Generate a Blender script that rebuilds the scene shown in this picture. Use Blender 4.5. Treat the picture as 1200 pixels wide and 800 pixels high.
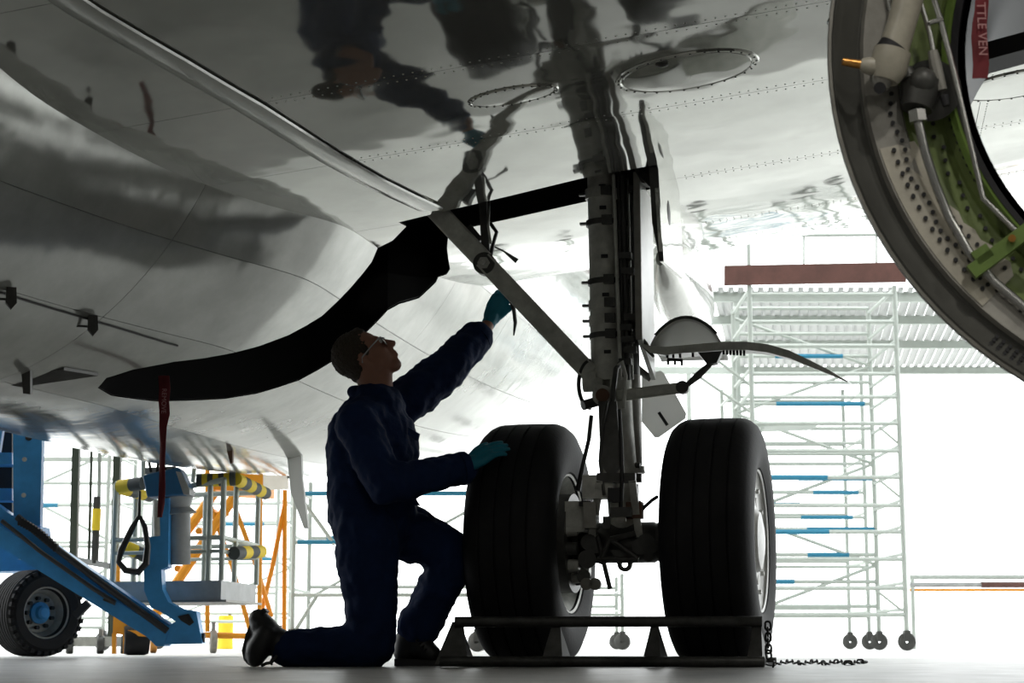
import bpy, bmesh, math, random
from mathutils import Vector as V, Matrix as M, noise
random.seed(7)
for o in list(bpy.data.objects): bpy.data.objects.remove(o)
S = bpy.context.scene
COL = S.collection
PI = math.pi
# ------------------------------------------------------------------ camera, sky, exposure
FPX = 2100.0
PITCH = math.radians(9.5)
CAM = V((0, 0, .10))
cd = bpy.data.cameras.new('camera'); cam = bpy.data.objects.new('camera', cd); COL.objects.link(cam)
cam.location = CAM; cam.rotation_euler = (PI/2 + PITCH, 0, 0)
cd.sensor_width = 36; cd.lens = 36*FPX/1200; cd.clip_start = .05; cd.clip_end = 600
cd.dof.use_dof = True; cd.dof.focus_distance = 7.7; cd.dof.aperture_fstop = 8
S.camera = cam
w = bpy.data.worlds.new('overcast_sky'); S.world = w; w.use_nodes = True
bg = w.node_tree.nodes['Background']
bg.inputs[0].default_value = (.97, 1.0, 1.0, 1); bg.inputs[1].default_value = 3.3
S.view_settings.view_transform = 'Standard'; S.view_settings.look = 'None'
S.view_settings.exposure = 0.0; S.view_settings.gamma = 1; S.view_settings.use_curve_mapping = False

# ------------------------------------------------------------------ frames
TH = math.radians(11); GEAR = V((.43, 7.8, 0))
def ray(px, py):
    dx = (px-600)/FPX; dy = (400-py)/FPX
    d = V((dx, math.cos(PITCH)-dy*math.sin(PITCH), math.sin(PITCH)+dy*math.cos(PITCH)))
    return d/d.y
def W(px, py, Y): return CAM + ray(px, py)*Y          # point at world depth Y
def Wz(px, py, z):                                     # point on a horizontal plane
    d = ray(px, py); return CAM + d*((z-CAM.z)/d.z)
ct, st = math.cos(TH), math.sin(TH)
def loc(p):
    q = p-GEAR; return V((q.x*ct-q.y*st, q.x*st+q.y*ct, q.z))
def locd(d): return V((d.x*ct-d.y*st, d.x*st+d.y*ct, d.z))
def LP(px, py, a=0.0):                                 # aircraft frame point on the plane "a metres aft of the axle"
    o = loc(CAM); d = locd(ray(px, py)); return o + d*((a-o.y)/d.y)
def l2w(L): return V((GEAR.x+L[0]*ct+L[1]*st, GEAR.y-L[0]*st+L[1]*ct, L[2]))

# ------------------------------------------------------------------ materials
MATS = {}
def mat(name, col, rough=.5, metal=0., bump=0., bscale=20., var=0., vscale=4., coat=0., spec=.5, trans=0., bdist=.02, bdetail=3):
    if name in MATS: return MATS[name]
    m = bpy.data.materials.new(name); m.use_nodes = True; nt = m.node_tree; b = nt.nodes['Principled BSDF']
    b.inputs['Base Color'].default_value = (*col, 1); b.inputs['Roughness'].default_value = rough
    b.inputs['Metallic'].default_value = metal; b.inputs['Specular IOR Level'].default_value = spec
    b.inputs['Coat Weight'].default_value = coat; b.inputs['Coat Roughness'].default_value = .05
    tc = nt.nodes.new('ShaderNodeTexCoord')
    if var > 0:
        n = nt.nodes.new('ShaderNodeTexNoise'); n.inputs['Scale'].default_value = vscale; n.inputs['Detail'].default_value = 6
        n.inputs['Roughness'].default_value = .65
        nt.links.new(tc.outputs['Object'], n.inputs['Vector'])
        r = nt.nodes.new('ShaderNodeMapRange'); r.inputs[1].default_value = .3; r.inputs[2].default_value = .7
        r.inputs[3].default_value = 1-var; r.inputs[4].default_value = 1+var*.4
        nt.links.new(n.outputs[0], r.inputs[0])
        mx = nt.nodes.new('ShaderNodeVectorMath'); mx.operation = 'SCALE'; mx.inputs[0].default_value = col
        nt.links.new(r.outputs[0], mx.inputs['Scale']); nt.links.new(mx.outputs[0], b.inputs['Base Color'])
    if bump > 0:
        n = nt.nodes.new('ShaderNodeTexNoise'); n.inputs['Scale'].default_value = bscale; n.inputs['Detail'].default_value = bdetail
        nt.links.new(tc.outputs['Object'], n.inputs['Vector'])
        bp = nt.nodes.new('ShaderNodeBump'); bp.inputs['Strength'].default_value = bump; bp.inputs['Distance'].default_value = bdist
        nt.links.new(n.outputs[0], bp.inputs['Height']); nt.links.new(bp.outputs[0], b.inputs['Normal'])
    if trans > 0:
        t = nt.nodes.new('ShaderNodeBsdfTranslucent'); t.inputs[0].default_value = (*col, 1)
        a = nt.nodes.new('ShaderNodeMixShader'); a.inputs[0].default_value = trans
        nt.links.new(b.outputs[0], a.inputs[1]); nt.links.new(t.outputs[0], a.inputs[2])
        nt.links.new(a.outputs[0], nt.nodes['Material Output'].inputs[0])
    MATS[name] = m
    return m
SKIN = mat('grey_gloss_skin', (.60, .61, .57), .06, .82, bump=.6, bscale=1.9, var=.18, vscale=2.2, bdist=.02, bdetail=2)
BELLY = mat('belly_skin', (.60, .61, .575), .13, .55, bump=.5, bscale=2.3, var=.22, vscale=3.0, bdist=.012, bdetail=3)
WHITEP = mat('white_paint', (.78, .78, .76), .3, 0, var=.12, vscale=7)
FIBRE = mat('white_fibreglass', (.82, .82, .80), .35, trans=.5)
SEAM = mat('seam_dark', (.06, .06, .06), .6)
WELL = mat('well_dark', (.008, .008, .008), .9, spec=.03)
GEARG = mat('gear_grey', (.58, .58, .53), .4, .1, var=.35, vscale=14)
GEARD = mat('gear_dark', (.07, .07, .065), .45, .3, var=.3, vscale=20)
STEEL = mat('bright_steel', (.55, .55, .53), .25, .9)
RUBBER = mat('tyre_rubber', (.010, .010, .011), .7, 0, bump=.3, bscale=60, var=.3, vscale=9, bdist=.004, spec=.25)
HOSE = mat('hose_black', (.012, .012, .012), .4)
RIM = mat('rim_white', (.72, .72, .70), .4, .1, var=.2, vscale=14)
RUST = mat('rust_brown', (.13, .06, .03), .6)
GREEN = mat('primer_green', (.15, .20, .06), .42, 0, var=.3, vscale=9, bump=.1, bscale=30)
GREEN2 = mat('bracket_green', (.14, .22, .045), .4, 0, var=.2, vscale=14)
COWL = mat('cowl_grey', (.10, .10, .09), .38, .1, var=.3, vscale=6)
FLANGE = mat('flange_grey', (.30, .29, .26), .45, .2, var=.3, vscale=14)
CREAM = mat('actuator_cream', (.46, .43, .35), .4, 0, var=.25, vscale=12)
BRASS = mat('brass', (.55, .27, .07), .3, .8)
REDT = mat('streamer_red', (.17, .012, .018), .7, 0, var=.25, vscale=20)
REDL = mat('streamer_letter', (.5, .25, .25), .7)
BLUE = mat('lift_blue', (.05, .30, .66), .4, 0, var=.22, vscale=6)
BLUED = mat('lift_blue_box', (.015, .12, .28), .45, 0, var=.2, vscale=9)
LGREY = mat('lift_grey', (.42, .43, .43), .5, .1, var=.25, vscale=6)
LDARK = mat('lift_dark', (.015, .015, .017), .6)
YELL = mat('foam_yellow', (.85, .62, .03), .7)
FOAMD = mat('foam_dark', (.07, .08, .08), .7)
ORANGE = mat('stair_orange', (.85, .33, .01), .5, 0, var=.15, vscale=6)
PALE = mat('pale_panel', (.82, .76, .68), .6, 0, var=.1)
OLIVE = mat('olive_post', (.055, .07, .05), .5, 0, var=.2)
SCAF = mat('scaffold_alu', (.46, .50, .46), .45, .25, var=.12, vscale=6)
SCAFB = mat('scaffold_blue', (.01, .20, .33), .5)
PLANK = mat('brown_board', (.12, .05, .038), .6, 0, var=.35, vscale=5)
CORR = mat('translucent_sheet', (.62, .63, .62), .5, trans=.35)
STEELP = mat('chock_steel', (.07, .07, .065), .45, .4, var=.5, vscale=16)
CHAINM = mat('chain_steel', (.03, .03, .03), .4, .7)
NAVY = mat('navy_cloth', (.004, .017, .065), .85, 0, bump=.35, bscale=22, var=.2, vscale=12, spec=.25, bdist=.02)
BOOT = mat('boot_black', (.01, .01, .011), .5)
GLOVE = mat('teal_glove', (.004, .17, .25), .5, spec=.4)
FLESH = mat('flesh', (.32, .15, .10), .55, 0, var=.1, vscale=20)
HAIRM = mat('hair_brown', (.045, .032, .022), .7, 0, bump=.8, bscale=90)
GLASSM = mat('spectacle', (.5, .5, .5), .2, .3)
CONC = None

# ------------------------------------------------------------------ mesh builder
def basis(d):
    d = d.normalized(); up = V((0, 0, 1)) if abs(d.z) < .9 else V((1, 0, 0))
    x = d.cross(up).normalized(); return x, x.cross(d).normalized()
class MB:
    def __init__(s): s.v = []; s.f = []
    def add(s, vs, fs):
        k = len(s.v); s.v += [tuple(q) for q in vs]; s.f += [tuple(i+k for i in f) for f in fs]; return s
    def tube(s, pts, r, n=10, cap=True):
        pts = [V(p) for p in pts]; rs = r if isinstance(r, (list, tuple)) else [r]*len(pts)
        vs = []; fs = []; px = None
        for i, p in enumerate(pts):
            d = (pts[min(i+1, len(pts)-1)]-pts[max(i-1, 0)])
            if d.length < 1e-9: d = V((0, 0, 1))
            d.normalize()
            if px is None: px, _ = basis(d)
            x = (px - d*px.dot(d)).normalized(); y = d.cross(x); px = x
            for k in range(n):
                t = 2*PI*k/n; vs.append(p + (x*math.cos(t)+y*math.sin(t))*rs[i])
        for i in range(len(pts)-1):
            for k in range(n):
                a = i*n+k; b = i*n+(k+1) % n; fs.append((a, b, b+n, a+n))
        if cap:
            fs.append(tuple(range(n-1, -1, -1))); fs.append(tuple(range((len(pts)-1)*n, len(pts)*n)))
        return s.add(vs, fs)
    def box(s, c, size, mtx=None):
        c = V(c); h = V(size)/2; vs = []
        for x in (-1, 1):
            for y in (-1, 1):
                for z in (-1, 1):
                    q = V((x*h.x, y*h.y, z*h.z)); vs.append(c + (mtx @ q if mtx else q))
        return s.add(vs, [(0, 1, 3, 2), (4, 6, 7, 5), (0, 4, 5, 1), (2, 3, 7, 6), (0, 2, 6, 4), (1, 5, 7, 3)])
    def bar(s, p, q, wd, th, up=(0, 0, 1)):                # box beam from p to q
        p = V(p); q = V(q); d = (q-p).normalized(); up = V(up)
        x = d.cross(up)
        if x.length < 1e-4: x = d.cross(V((1, 0, 0)))
        x.normalize(); z = x.cross(d); m = M((x, d, z)).transposed()
        return s.box((p+q)/2, (wd, (q-p).length, th), m)
    def prism(s, poly, off):                               # polygon (list of 3D points) extruded by vector off
        poly = [V(p) for p in poly]; off = V(off); n = len(poly)
        vs = poly + [p+off for p in poly]
        fs = [tuple(range(n-1, -1, -1)), tuple(range(n, 2*n))] + [(i, (i+1) % n, (i+1) % n+n, i+n) for i in range(n)]
        return s.add(vs, fs)
    def lathe(s, prof, o, ax, n=40, a0=0, a1=2*PI, flat=None):   # prof: (radius, height along axis)
        o = V(o); ax = V(ax).normalized(); x, y = basis(ax); full = abs(a1-a0-2*PI) < 1e-6
        m = n if full else n+1; vs = []; fs = []
        for (r, h) in prof:
            for k in range(m):
                t = a0+(a1-a0)*k/n; q = o + ax*h + (x*math.cos(t)+y*math.sin(t))*r
                if flat is not None and q.z < flat: q.z = flat
                vs.append(q)
        for i in range(len(prof)-1):
            for k in range(n):
                a = i*m+k; b = i*m+(k+1) % m; fs.append((a, b, b+m, a+m))
        return s.add(vs, fs)
    def ball(s, c, r, n=10, sc=(1, 1, 1), mtx=None):
        c = V(c); vs = []; fs = []; h = max(4, n//2)
        for i in range(h+1):
            ph = PI*i/h
            for k in range(n):
                t = 2*PI*k/n; q = V((math.sin(ph)*math.cos(t)*sc[0], math.sin(ph)*math.sin(t)*sc[1], math.cos(ph)*sc[2]))*r
                vs.append(c + (mtx @ q if mtx else q))
        for i in range(h):
            for k in range(n):
                a = i*n+k; b = i*n+(k+1) % n; fs.append((a, a+n, b+n, b))
        return s.add(vs, fs)
    def mesh(s, name):
        me = bpy.data.meshes.new(name); me.from_pydata(s.v, [], s.f)
        bm = bmesh.new(); bm.from_mesh(me); bmesh.ops.remove_doubles(bm, verts=bm.verts, dist=1e-6)
        bmesh.ops.recalc_face_normals(bm, faces=bm.faces); bm.to_mesh(me); bm.free(); return me
    def build(s, name, m, parent=None, smooth=35, world=False):
        return obj(name, s.mesh(name), m, parent, smooth)
def obj(name, me, m, parent=None, smooth=35):
    if m is not None:
        me.materials.clear(); me.materials.append(m)
    if smooth:
        me.shade_smooth(); me.set_sharp_from_angle(angle=math.radians(smooth))
    o = bpy.data.objects.new(name, me); COL.objects.link(o)
    if parent: o.parent = parent
    return o
def empty(name, loc_=(0, 0, 0), rz=0):
    o = bpy.data.objects.new(name, None); COL.objects.link(o); o.location = loc_; o.rotation_euler = (0, 0, rz); o.empty_display_size = .1; return o
def tag(o, label, cat, group=None, kind=None):
    if label: o['label'] = label
    if cat: o['category'] = cat
    if group: o['group'] = group
    if kind: o['kind'] = kind
    return o
def struct(o, label=None, cat=None):
    o['kind'] = 'structure'
    if label: o['label'] = label; o['category'] = cat
    return o
def bevel(o, wd=.006, seg=2):
    b = o.modifiers.new('bevel', 'BEVEL'); b.width = wd; b.segments = seg; b.limit_method = 'ANGLE'; return o
def bake(o):                                               # apply modifiers into the mesh
    dg = bpy.context.evaluated_depsgraph_get(); dg.update()
    me = bpy.data.meshes.new_from_object(o.evaluated_get(dg)); o.modifiers.clear(); o.data = me; return o
def rebase(root):
    """parts were built in world coordinates; shift them under the root's origin"""
    for c in root.children: c.location = c.location - root.location
    return root

# ------------------------------------------------------------------ hangar shell and floor
def floor_mat():
    m = bpy.data.materials.new('polished_concrete'); m.use_nodes = True; nt = m.node_tree; b = nt.nodes['Principled BSDF']
    tc = nt.nodes.new('ShaderNodeTexCoord')
    n = nt.nodes.new('ShaderNodeTexNoise'); n.inputs['Scale'].default_value = .55; n.inputs['Detail'].default_value = 9; n.inputs['Roughness'].default_value = .7
    nt.links.new(tc.outputs['Object'], n.inputs['Vector'])
    cr = nt.nodes.new('ShaderNodeValToRGB'); cr.color_ramp.elements[0].position = .32; cr.color_ramp.elements[1].position = .68
    cr.color_ramp.elements[0].color = (.16, .158, .15, 1); cr.color_ramp.elements[1].color = (.27, .265, .25, 1)
    nt.links.new(n.outputs[0], cr.inputs[0]); nt.links.new(cr.outputs[0], b.inputs['Base Color'])
    n2 = nt.nodes.new('ShaderNodeTexNoise'); n2.inputs['Scale'].default_value = 6; n2.inputs['Detail'].default_value = 5
    nt.links.new(tc.outputs['Object'], n2.inputs['Vector'])
    r = nt.nodes.new('ShaderNodeMapRange'); r.inputs[3].default_value = .22; r.inputs[4].default_value = .5
    nt.links.new(n2.outputs[0], r.inputs[0]); nt.links.new(r.outputs[0], b.inputs['Roughness'])
    bp = nt.nodes.new('ShaderNodeBump'); bp.inputs['Strength'].default_value = .12; bp.inputs['Distance'].default_value = .01
    nt.links.new(n2.outputs[0], bp.inputs['Height']); nt.links.new(bp.outputs[0], b.inputs['Normal'])
    return m
CONC = floor_mat()
MOUTH = 10.9
struct(MB().box((0, MOUTH/2-30, -.05), (300, MOUTH+60, .1)).build('floor', CONC, smooth=0))
APR = mat('apron_concrete', (.66, .66, .64), .6, 0, var=.12, vscale=.8)
struct(MB().box((0, MOUTH+100, -.05), (300, 200, .1)).build('floor_apron', APR, smooth=0))
HW = mat('hangar_wall', (.16, .17, .16), .7, 0, var=.1); HR = mat('hangar_roof', (.13, .13, .13), .8)
REAR = -22.0; RH = 9.5; HC = (MOUTH+REAR)/2; HL = MOUTH-REAR
struct(MB().box((0, HC, RH+.1), (46, HL, .2)).build('ceiling', HR, smooth=0))
struct(MB().box((-23.1, HC, RH/2), (.2, HL, RH)).build('wall_left', HW, smooth=0))
struct(MB().box((23.1, HC, RH/2), (.2, HL, RH)).build('wall_right', HW, smooth=0))
struct(MB().box((0, REAR-.1, RH/2), (46.4, .2, RH)).build('wall_rear', HW, smooth=0))
# unseen lamps added under the roof to brighten the engine ring
LAMPG = mat('fill_lamp_shell', (.3, .3, .3), .5, .5)
LAMPE = bpy.data.materials.new('fill_lamp_lens'); LAMPE.use_nodes = True
LAMPE.node_tree.nodes['Principled BSDF'].inputs['Emission Color'].default_value = (1, .95, .85, 1); LAMPE.node_tree.nodes['Principled BSDF'].inputs['Emission Strength'].default_value = 6
def fill_lamp(x, y, label):
    R_ = empty('added_fill_lamp', (x, y, RH)); tag(R_, label, 'lamp', 'added fill lamps under the hangar roof')
    MB().tube([(0, 0, 0), (0, 0, -.3)], .02, 8).build('stem', LAMPG, R_)
    MB().lathe([(.06, -.28), (.1, -.3), (.12, -.42), (.28, -.6), (.3, -.62), (.27, -.6)], (0, 0, 0), (0, 0, 1), 28).build('reflector', LAMPG, R_)
    MB().lathe([(0, -.585), (.26, -.585), (.26, -.575), (0, -.575)], (0, 0, 0), (0, 0, 1), 28).build('lens', LAMPE, R_)
    ld = bpy.data.lights.new('fill_bulb', 'SPOT'); ld.energy = 1000; ld.color = (1, .96, .88); ld.shadow_soft_size = .25; ld.spot_size = math.radians(150); ld.spot_blend = .5
    lo = bpy.data.objects.new('fill_bulb', ld); COL.objects.link(lo); lo.parent = R_; lo.location = (0, 0, -.66)
for (x, y) in ((-6, -4.5), (2.4, -1.6), (2.4, -9), (-6, -12), (11, -4.5), (11, -12)):
    fill_lamp(x, y, 'round fill lamp, added out of view under the hangar roof')

# ================================================================== AIRLINER (aircraft frame: x outboard, y aft, z up)
AIR = empty('airliner', GEAR, -TH)
tag(AIR, 'glossy grey airliner on its landing gear, wing and belly overhead', 'airplane')
UC, BW, ZC, ZB = -2.75, 1.9, 2.98, 1.10
def zw(u, a): return 2.09+.12*u+(.035*a*a if a > 0 else .032*a*a)
def bdep(a):
    b = ZC-ZB
    if a > 1: b -= .33*((min(a, 13)-1)/5)**2*(1 if a < 8 else 1-.04*(min(a, 13)-8))
    return max(b, .3)
def bwid(a):
    if a > 3: return max(.3, BW-.0075*(a-3)**2)
    if a > .2: return BW
    K = [(.2, 1.9), (-.2, 1.86), (-.7, 1.62), (-1.2, 1.40), (-1.7, 1.24), (-2.1, 1.14), (-2.6, 1.10), (-3.3, 1.2), (-4.5, 1.6), (-6, 1.88), (-20, 1.88)]
    for i in range(len(K)-1):
        (a1, w1), (a0, w0) = K[i], K[i+1]
        if a >= a0:
            m1 = 0 if i == 0 else (K[i-1][1]-w0)/(K[i-1][0]-a0)
            m0 = 0 if i+2 >= len(K) else (w1-K[i+2][1])/(a1-K[i+2][0])
            h = a1-a0; t = (a-a0)/h
            return w0*(2*t**3-3*t*t+1)+m0*h*(t**3-2*t*t+t)+w1*(3*t*t-2*t**3)+m1*h*(t**3-t*t)
    return 1.88
def bp_(a, ph, off=0.0):
    b, wd = bdep(a), bwid(a)
    return V((UC+(wd+off)*math.sin(ph), a, ZC-(b+off)*math.cos(ph) if math.cos(ph) > 0 else ZC-(BW+off)*math.cos(ph)))
# cutters: wheel well and leg slot
WELLP = [(-2.2, -.45), (-2.13, -.52), (-2.03, -.47), (-1.9, -.33), (-1.78, -.14), (-1.66, .06), (-1.55, .22), (-1.43, .34), (-1.31, .37), (-1.2, .39), (-1.06, .25), (-.92, .0), (-.82, -.09),
         (-.73, -.06), (-.79, .25), (-.88, .61), (-.95, .95), (-1.0, 1.2), (-1.06, 1.37), (-1.13, 1.43), (-1.2, 1.33), (-1.25, 1.12), (-1.29, 1.03), (-1.39, 1.01), (-1.52, 1.0), (-1.71, .89), (-1.87, .69), (-1.97, .5), (-2.14, .05), (-2.21, -.28)]
SLOTP = [(-.95, -.06), (-.75, -.11), (-.4, -.19), (-.08, -.27), (.25, -.29), (.25, .08), (-.13, .12), (-.48, .2), (-.77, .26), (-.9, .3)]
def cutter(poly, z0, z1):
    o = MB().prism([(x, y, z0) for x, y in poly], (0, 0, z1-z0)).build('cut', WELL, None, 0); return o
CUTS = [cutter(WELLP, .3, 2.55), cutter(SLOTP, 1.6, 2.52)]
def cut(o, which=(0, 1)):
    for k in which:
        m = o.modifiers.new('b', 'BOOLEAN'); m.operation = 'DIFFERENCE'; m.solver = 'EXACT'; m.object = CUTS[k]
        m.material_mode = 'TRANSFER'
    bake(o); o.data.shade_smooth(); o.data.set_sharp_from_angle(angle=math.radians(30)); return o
# fuselage core
me = MB(); A = [-14, -10, -7, -5, -4, -3.5, -3, -2.75, -2.5, -2.25, -2, -1.8, -1.6, -1.4, -1.2, -1, -.8, -.6, -.4, -.2, 0, .2, .5, 1, 1.5, 2, 2.5, 3, 3.5, 4, 5, 6, 7, 8, 9, 10, 11, 12, 13, 14, 15]; NR = 72
vs = []; fs = []
for a in A:
    for k in range(NR): vs.append(bp_(a, 2*PI*k/NR, -.006))
for i in range(len(A)-1):
    for k in range(NR):
        q = i*NR+k; r = i*NR+(k+1) % NR; fs.append((q, r, r+NR, q+NR))
fs += [tuple(range(NR)), tuple(range((len(A)-1)*NR, len(A)*NR))]
me.add(vs, fs); fus = me.build('fuselage', SEAM, AIR, 0)
def cutlocal(o, which):                                   # booleans run in the aircraft frame, before parenting
    p = o.parent; o.parent = None; cut(o, which); o.parent = p; return o
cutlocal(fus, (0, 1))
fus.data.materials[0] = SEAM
# wing core
me = MB(); vs = []; fs = []
def le(u): return -4.3+.52*(u+1)
def te(u): return 2.35 if u < 2.6 else 2.35+.28*(u-2.6)
US = [-2.4, -2.0, -1.5, -1.2, -.9, -.5, 0, .5, 1, 1.5, 2, 2.6, 3.5, 5, 7, 9]; NA = 28
for u in US:
    for k in range(NA+1):
        t = k/NA; t = t*t*(3-2*t)*.4+t*.6; a = le(u)+(te(u)-le(u))*t; vs.append((u, a, zw(u, a)+.004))
    for k in range(NA, -1, -1):
        t = k/NA; t = t*t*(3-2*t)*.4+t*.6; a = le(u)+(te(u)-le(u))*t
        th = .72*(1-.05*(u+1))*1.9*(math.sqrt(max(t, 0))*(1-t))*1.35+.012; vs.append((u, a, zw(u, a)+.004+th))
n2 = 2*(NA+1)
for i in range(len(US)-1):
    for k in range(n2): q = i*n2+k; r = i*n2+(k+1) % n2; fs.append((q, r, r+n2, q+n2))
fs += [tuple(range(n2)), tuple(range((len(US)-1)*n2, len(US)*n2))]
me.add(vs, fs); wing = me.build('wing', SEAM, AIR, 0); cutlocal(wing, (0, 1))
wing.data.materials.append(SKIN); ks = len(wing.data.materials)-1
for f_ in wing.data.polygons:                              # leading edge and top carry the paint directly
    c = f_.center
    if c.y < le(c.x)+.35 or c.z > zw(c.x, c.y)+.3 and f_.normal.z > .2: f_.material_index = ks
# wing skin panels, proud of the core, each its own object
GAP = .0012
def patch(fn, p0, p1, q0, q1, n, m, thick=.006):
    """panel from fn(p,q,off): outer face off=0, back face off=-thick"""
    b = MB(); vs = []; fs = []
    for off in (0, -thick):
        for i in range(n+1):
            for j in range(m+1): vs.append(fn(p0+(p1-p0)*i/n, q0+(q1-q0)*j/m, off))
    K = (n+1)*(m+1)
    for i in range(n):
        for j in range(m):
            a = i*(m+1)+j; fs.append((a, a+1, a+m+2, a+m+1)); fs.append((a+K, a+K+m+1, a+K+m+2, a+K+1))
    ed = [(i, 0) for i in range(n)]+[(n, j) for j in range(m)]+[(i, m) for i in range(n, 0, -1)]+[(0, j) for j in range(m, 0, -1)]
    ids = [i*(m+1)+j for i, j in ed]
    for x, y in zip(ids, ids[1:]+ids[:1]): fs.append((x, y, y+K, x+K))
    return b.add(vs, fs)
def wfn(u, a, off): return V((u, a, zw(u, a)-.003-off))
UB = [-1.95, 1.6, 2.6, 3.6, 6, 9]
AB = [-4.9, -3.6, -2.6, -1.68, -.98, -.02, 1.03, 1.72, 2.33]
for ui in range(len(UB)-1):
    for ai in range(len(AB)-1):
        a0, a1 = AB[ai]+GAP, AB[ai+1]-GAP; u0, u1 = UB[ui]+GAP, UB[ui+1]-GAP
        if a1 < le(u0)+.3: continue
        lo = lambda u, a0=a0, a1=a1: min(max(a0, le(u)+.2), a1-.01)
        fn = lambda u, t, off, lo=lo, a1=a1: wfn(u, lo(u)+(a1-lo(u))*t, off)
        o = patch(fn, u0, u1, 0, 1, max(3, int((u1-u0)/.15)), max(3, int((a1-a0)/.12))).build('wing_panel', SKIN, AIR, 0)
        if u0 < .3 and a1 > -.6 and a0 < 1.7: cutlocal(o, (0, 1))
        else: o.data.shade_smooth(); o.data.set_sharp_from_angle(angle=math.radians(30))
# belly and side panels
def bfn(a, ph, off): return bp_(a, ph, off)
PB = [-75, -42, -14, 14, 33, 47.6, 63, 90, 130]
BA = [-10, -6, -3.05, -1.0, .62, 1.75, 3.2, 4.7, 6.4, 8.2, 10, 12, 14.9]
for i in range(len(BA)-1):
    for j in range(len(PB)-1):
        if j == 7 and BA[i+1] < 3: continue
        d = .0008
        o = patch(bfn, BA[i]+GAP, BA[i+1]-GAP, math.radians(PB[j])+d, math.radians(PB[j+1])-d, max(6, int((BA[i+1]-BA[i])/.08)), max(5, int((PB[j+1]-PB[j])/2.5)), .005).build('fairing_panel', BELLY, AIR, 0)
        if BA[i] < 1.7 and BA[i+1] > -.9 and PB[j+1] > 0: cutlocal(o, (0, 1))
        else: o.data.shade_smooth(); o.data.set_sharp_from_angle(angle=math.radians(30))
for c in CUTS: bpy.data.objects.remove(c)
# root strip along the wing joint
pts = [(-1.75, -4.1), (-1.55, -3.2), (-1.39, -2.59), (-1.23, -2.11), (-1.08, -1.6), (-.92, -.82), (-.77, -.2)]
b = MB()
def strip(pts, wd, h, n=14):
    P = []
    for k in range(n+1):
        t = k/n*(len(pts)-1); i = min(int(t), len(pts)-2); f = t-i
        P.append((pts[i][0]+(pts[i+1][0]-pts[i][0])*f, pts[i][1]+(pts[i+1][1]-pts[i][1])*f))
    b = MB(); vs = []; fs = []
    pr = [(-.5, 0), (-.47, .6), (-.36, .85), (-.15, .95), (.0, 1), (.15, .95), (.36, .85), (.47, .6), (.5, 0)]
    for (u, a) in P:
        for (x, y) in pr: vs.append((u+x*wd, a, zw(u, a)-.002-y*h))
    m = len(pr)
    for i in range(n):
        for j in range(m-1): fs.append((i*m+j, i*m+j+1, (i+1)*m+j+1, (i+1)*m+j))
    return b.add(vs, fs)
strip(pts, .12, .014).build('joint_strip', BELLY, AIR)
# rivet rows
def rivets(name, line, step, r=.0045, dbl=0):
    b = MB()
    for (p, q, fn) in line:
        n = int((V(q)-V(p)).length/step)
        for k in range(n):
            t = k/n; u = p[0]+(q[0]-p[0])*t; a = p[1]+(q[1]-p[1])*t; z = fn(u, a)
            c = V((u, a, z-.003)); vs = [c+V((math.cos(x)*r, math.sin(x)*r, 0)) for x in (0, PI/3, 2*PI/3, PI, 4*PI/3, 5*PI/3)]+[c-V((0, 0, .0022))]
            b.add(vs, [(i, (i+1) % 6, 6) for i in range(6)])
    o = b.build(name, GEARG, AIR, 0); o['kind'] = 'stuff'; return o
L = []
for a in AB[3:6]+AB[6:8]:
    for d in (-.025, .025): L.append(((-1.0 if a < -.1 else .35, a+d), (3.4, a+d), zw))
for u in UB[1:2]:
    L.append(((u+.03, -3.0), (u+.03, 2.2), zw)) if u > .3 else L.append(((u+.03, -3.0), (u+.03, -.3), zw))
rivets('rivet_row', L, .035)
# access covers under the wing (oval rings with rivets)
def oval(cu, ca, ru, ra, name='access_panel', ring=True):
    b = MB(); n = 48; vs = []; fs = []
    prof = [(1.0, 0), (.985, .006), (.93, .006), (.915, .001), (.9, .001), (.885, .005), (.0, .007)]
    for (r, h) in prof:
        for k in range(n):
            t = 2*PI*k/n; u = cu+ru*r*math.cos(t); a = ca+ra*r*math.sin(t); vs.append((u, a, zw(u, a)-.003-h))
    for i in range(len(prof)-1):
        for k in range(n): q = i*n+k; r = i*n+(k+1) % n; fs.append((q, r, r+n, q+n))
    o = b.add(vs, fs).build(name, SKIN, AIR)
    rb = MB()
    for k in range(30):
        t = 2*PI*k/30; u = cu+ru*.955*math.cos(t); a = ca+ra*.955*math.sin(t); rb.ball((u, a, zw(u, a)-.009), .005, 6, (1, 1, .5))
    ro = rb.build('rivet_ring', GEARD, o, 0); ro['kind'] = 'stuff'; return o
oval(.48, -1.30, .27, .17); oval(-.17, -1.36, .175, .075); oval(1.2, -1.5, .2, .12); oval(1.75, -.55, .25, .16)
MB().ball((.4, -1.42, zw(.4, -1.42)-.012), .016, 10, (1.6, 1, .6)).build('drain_valve', GEARD, AIR)
# small fixed fittings on the belly
def bel(px, py):                                          # ray hit on belly / wing surface
    o = loc(CAM); d = locd(ray(px, py)); t = 3.0
    while t < 25:
        q = o+d*t
        zz = zw(q.x, q.y) if -2.4 < q.x < 9 and q.y < te(q.x) else 9
        if abs(q.x-UC) < bwid(q.y): zz = min(zz, ZC-bdep(q.y)*math.sqrt(1-((q.x-UC)/bwid(q.y))**2))
        if q.z > zz: return V((q.x, q.y, zz))
        t += .004
    return None

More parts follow.
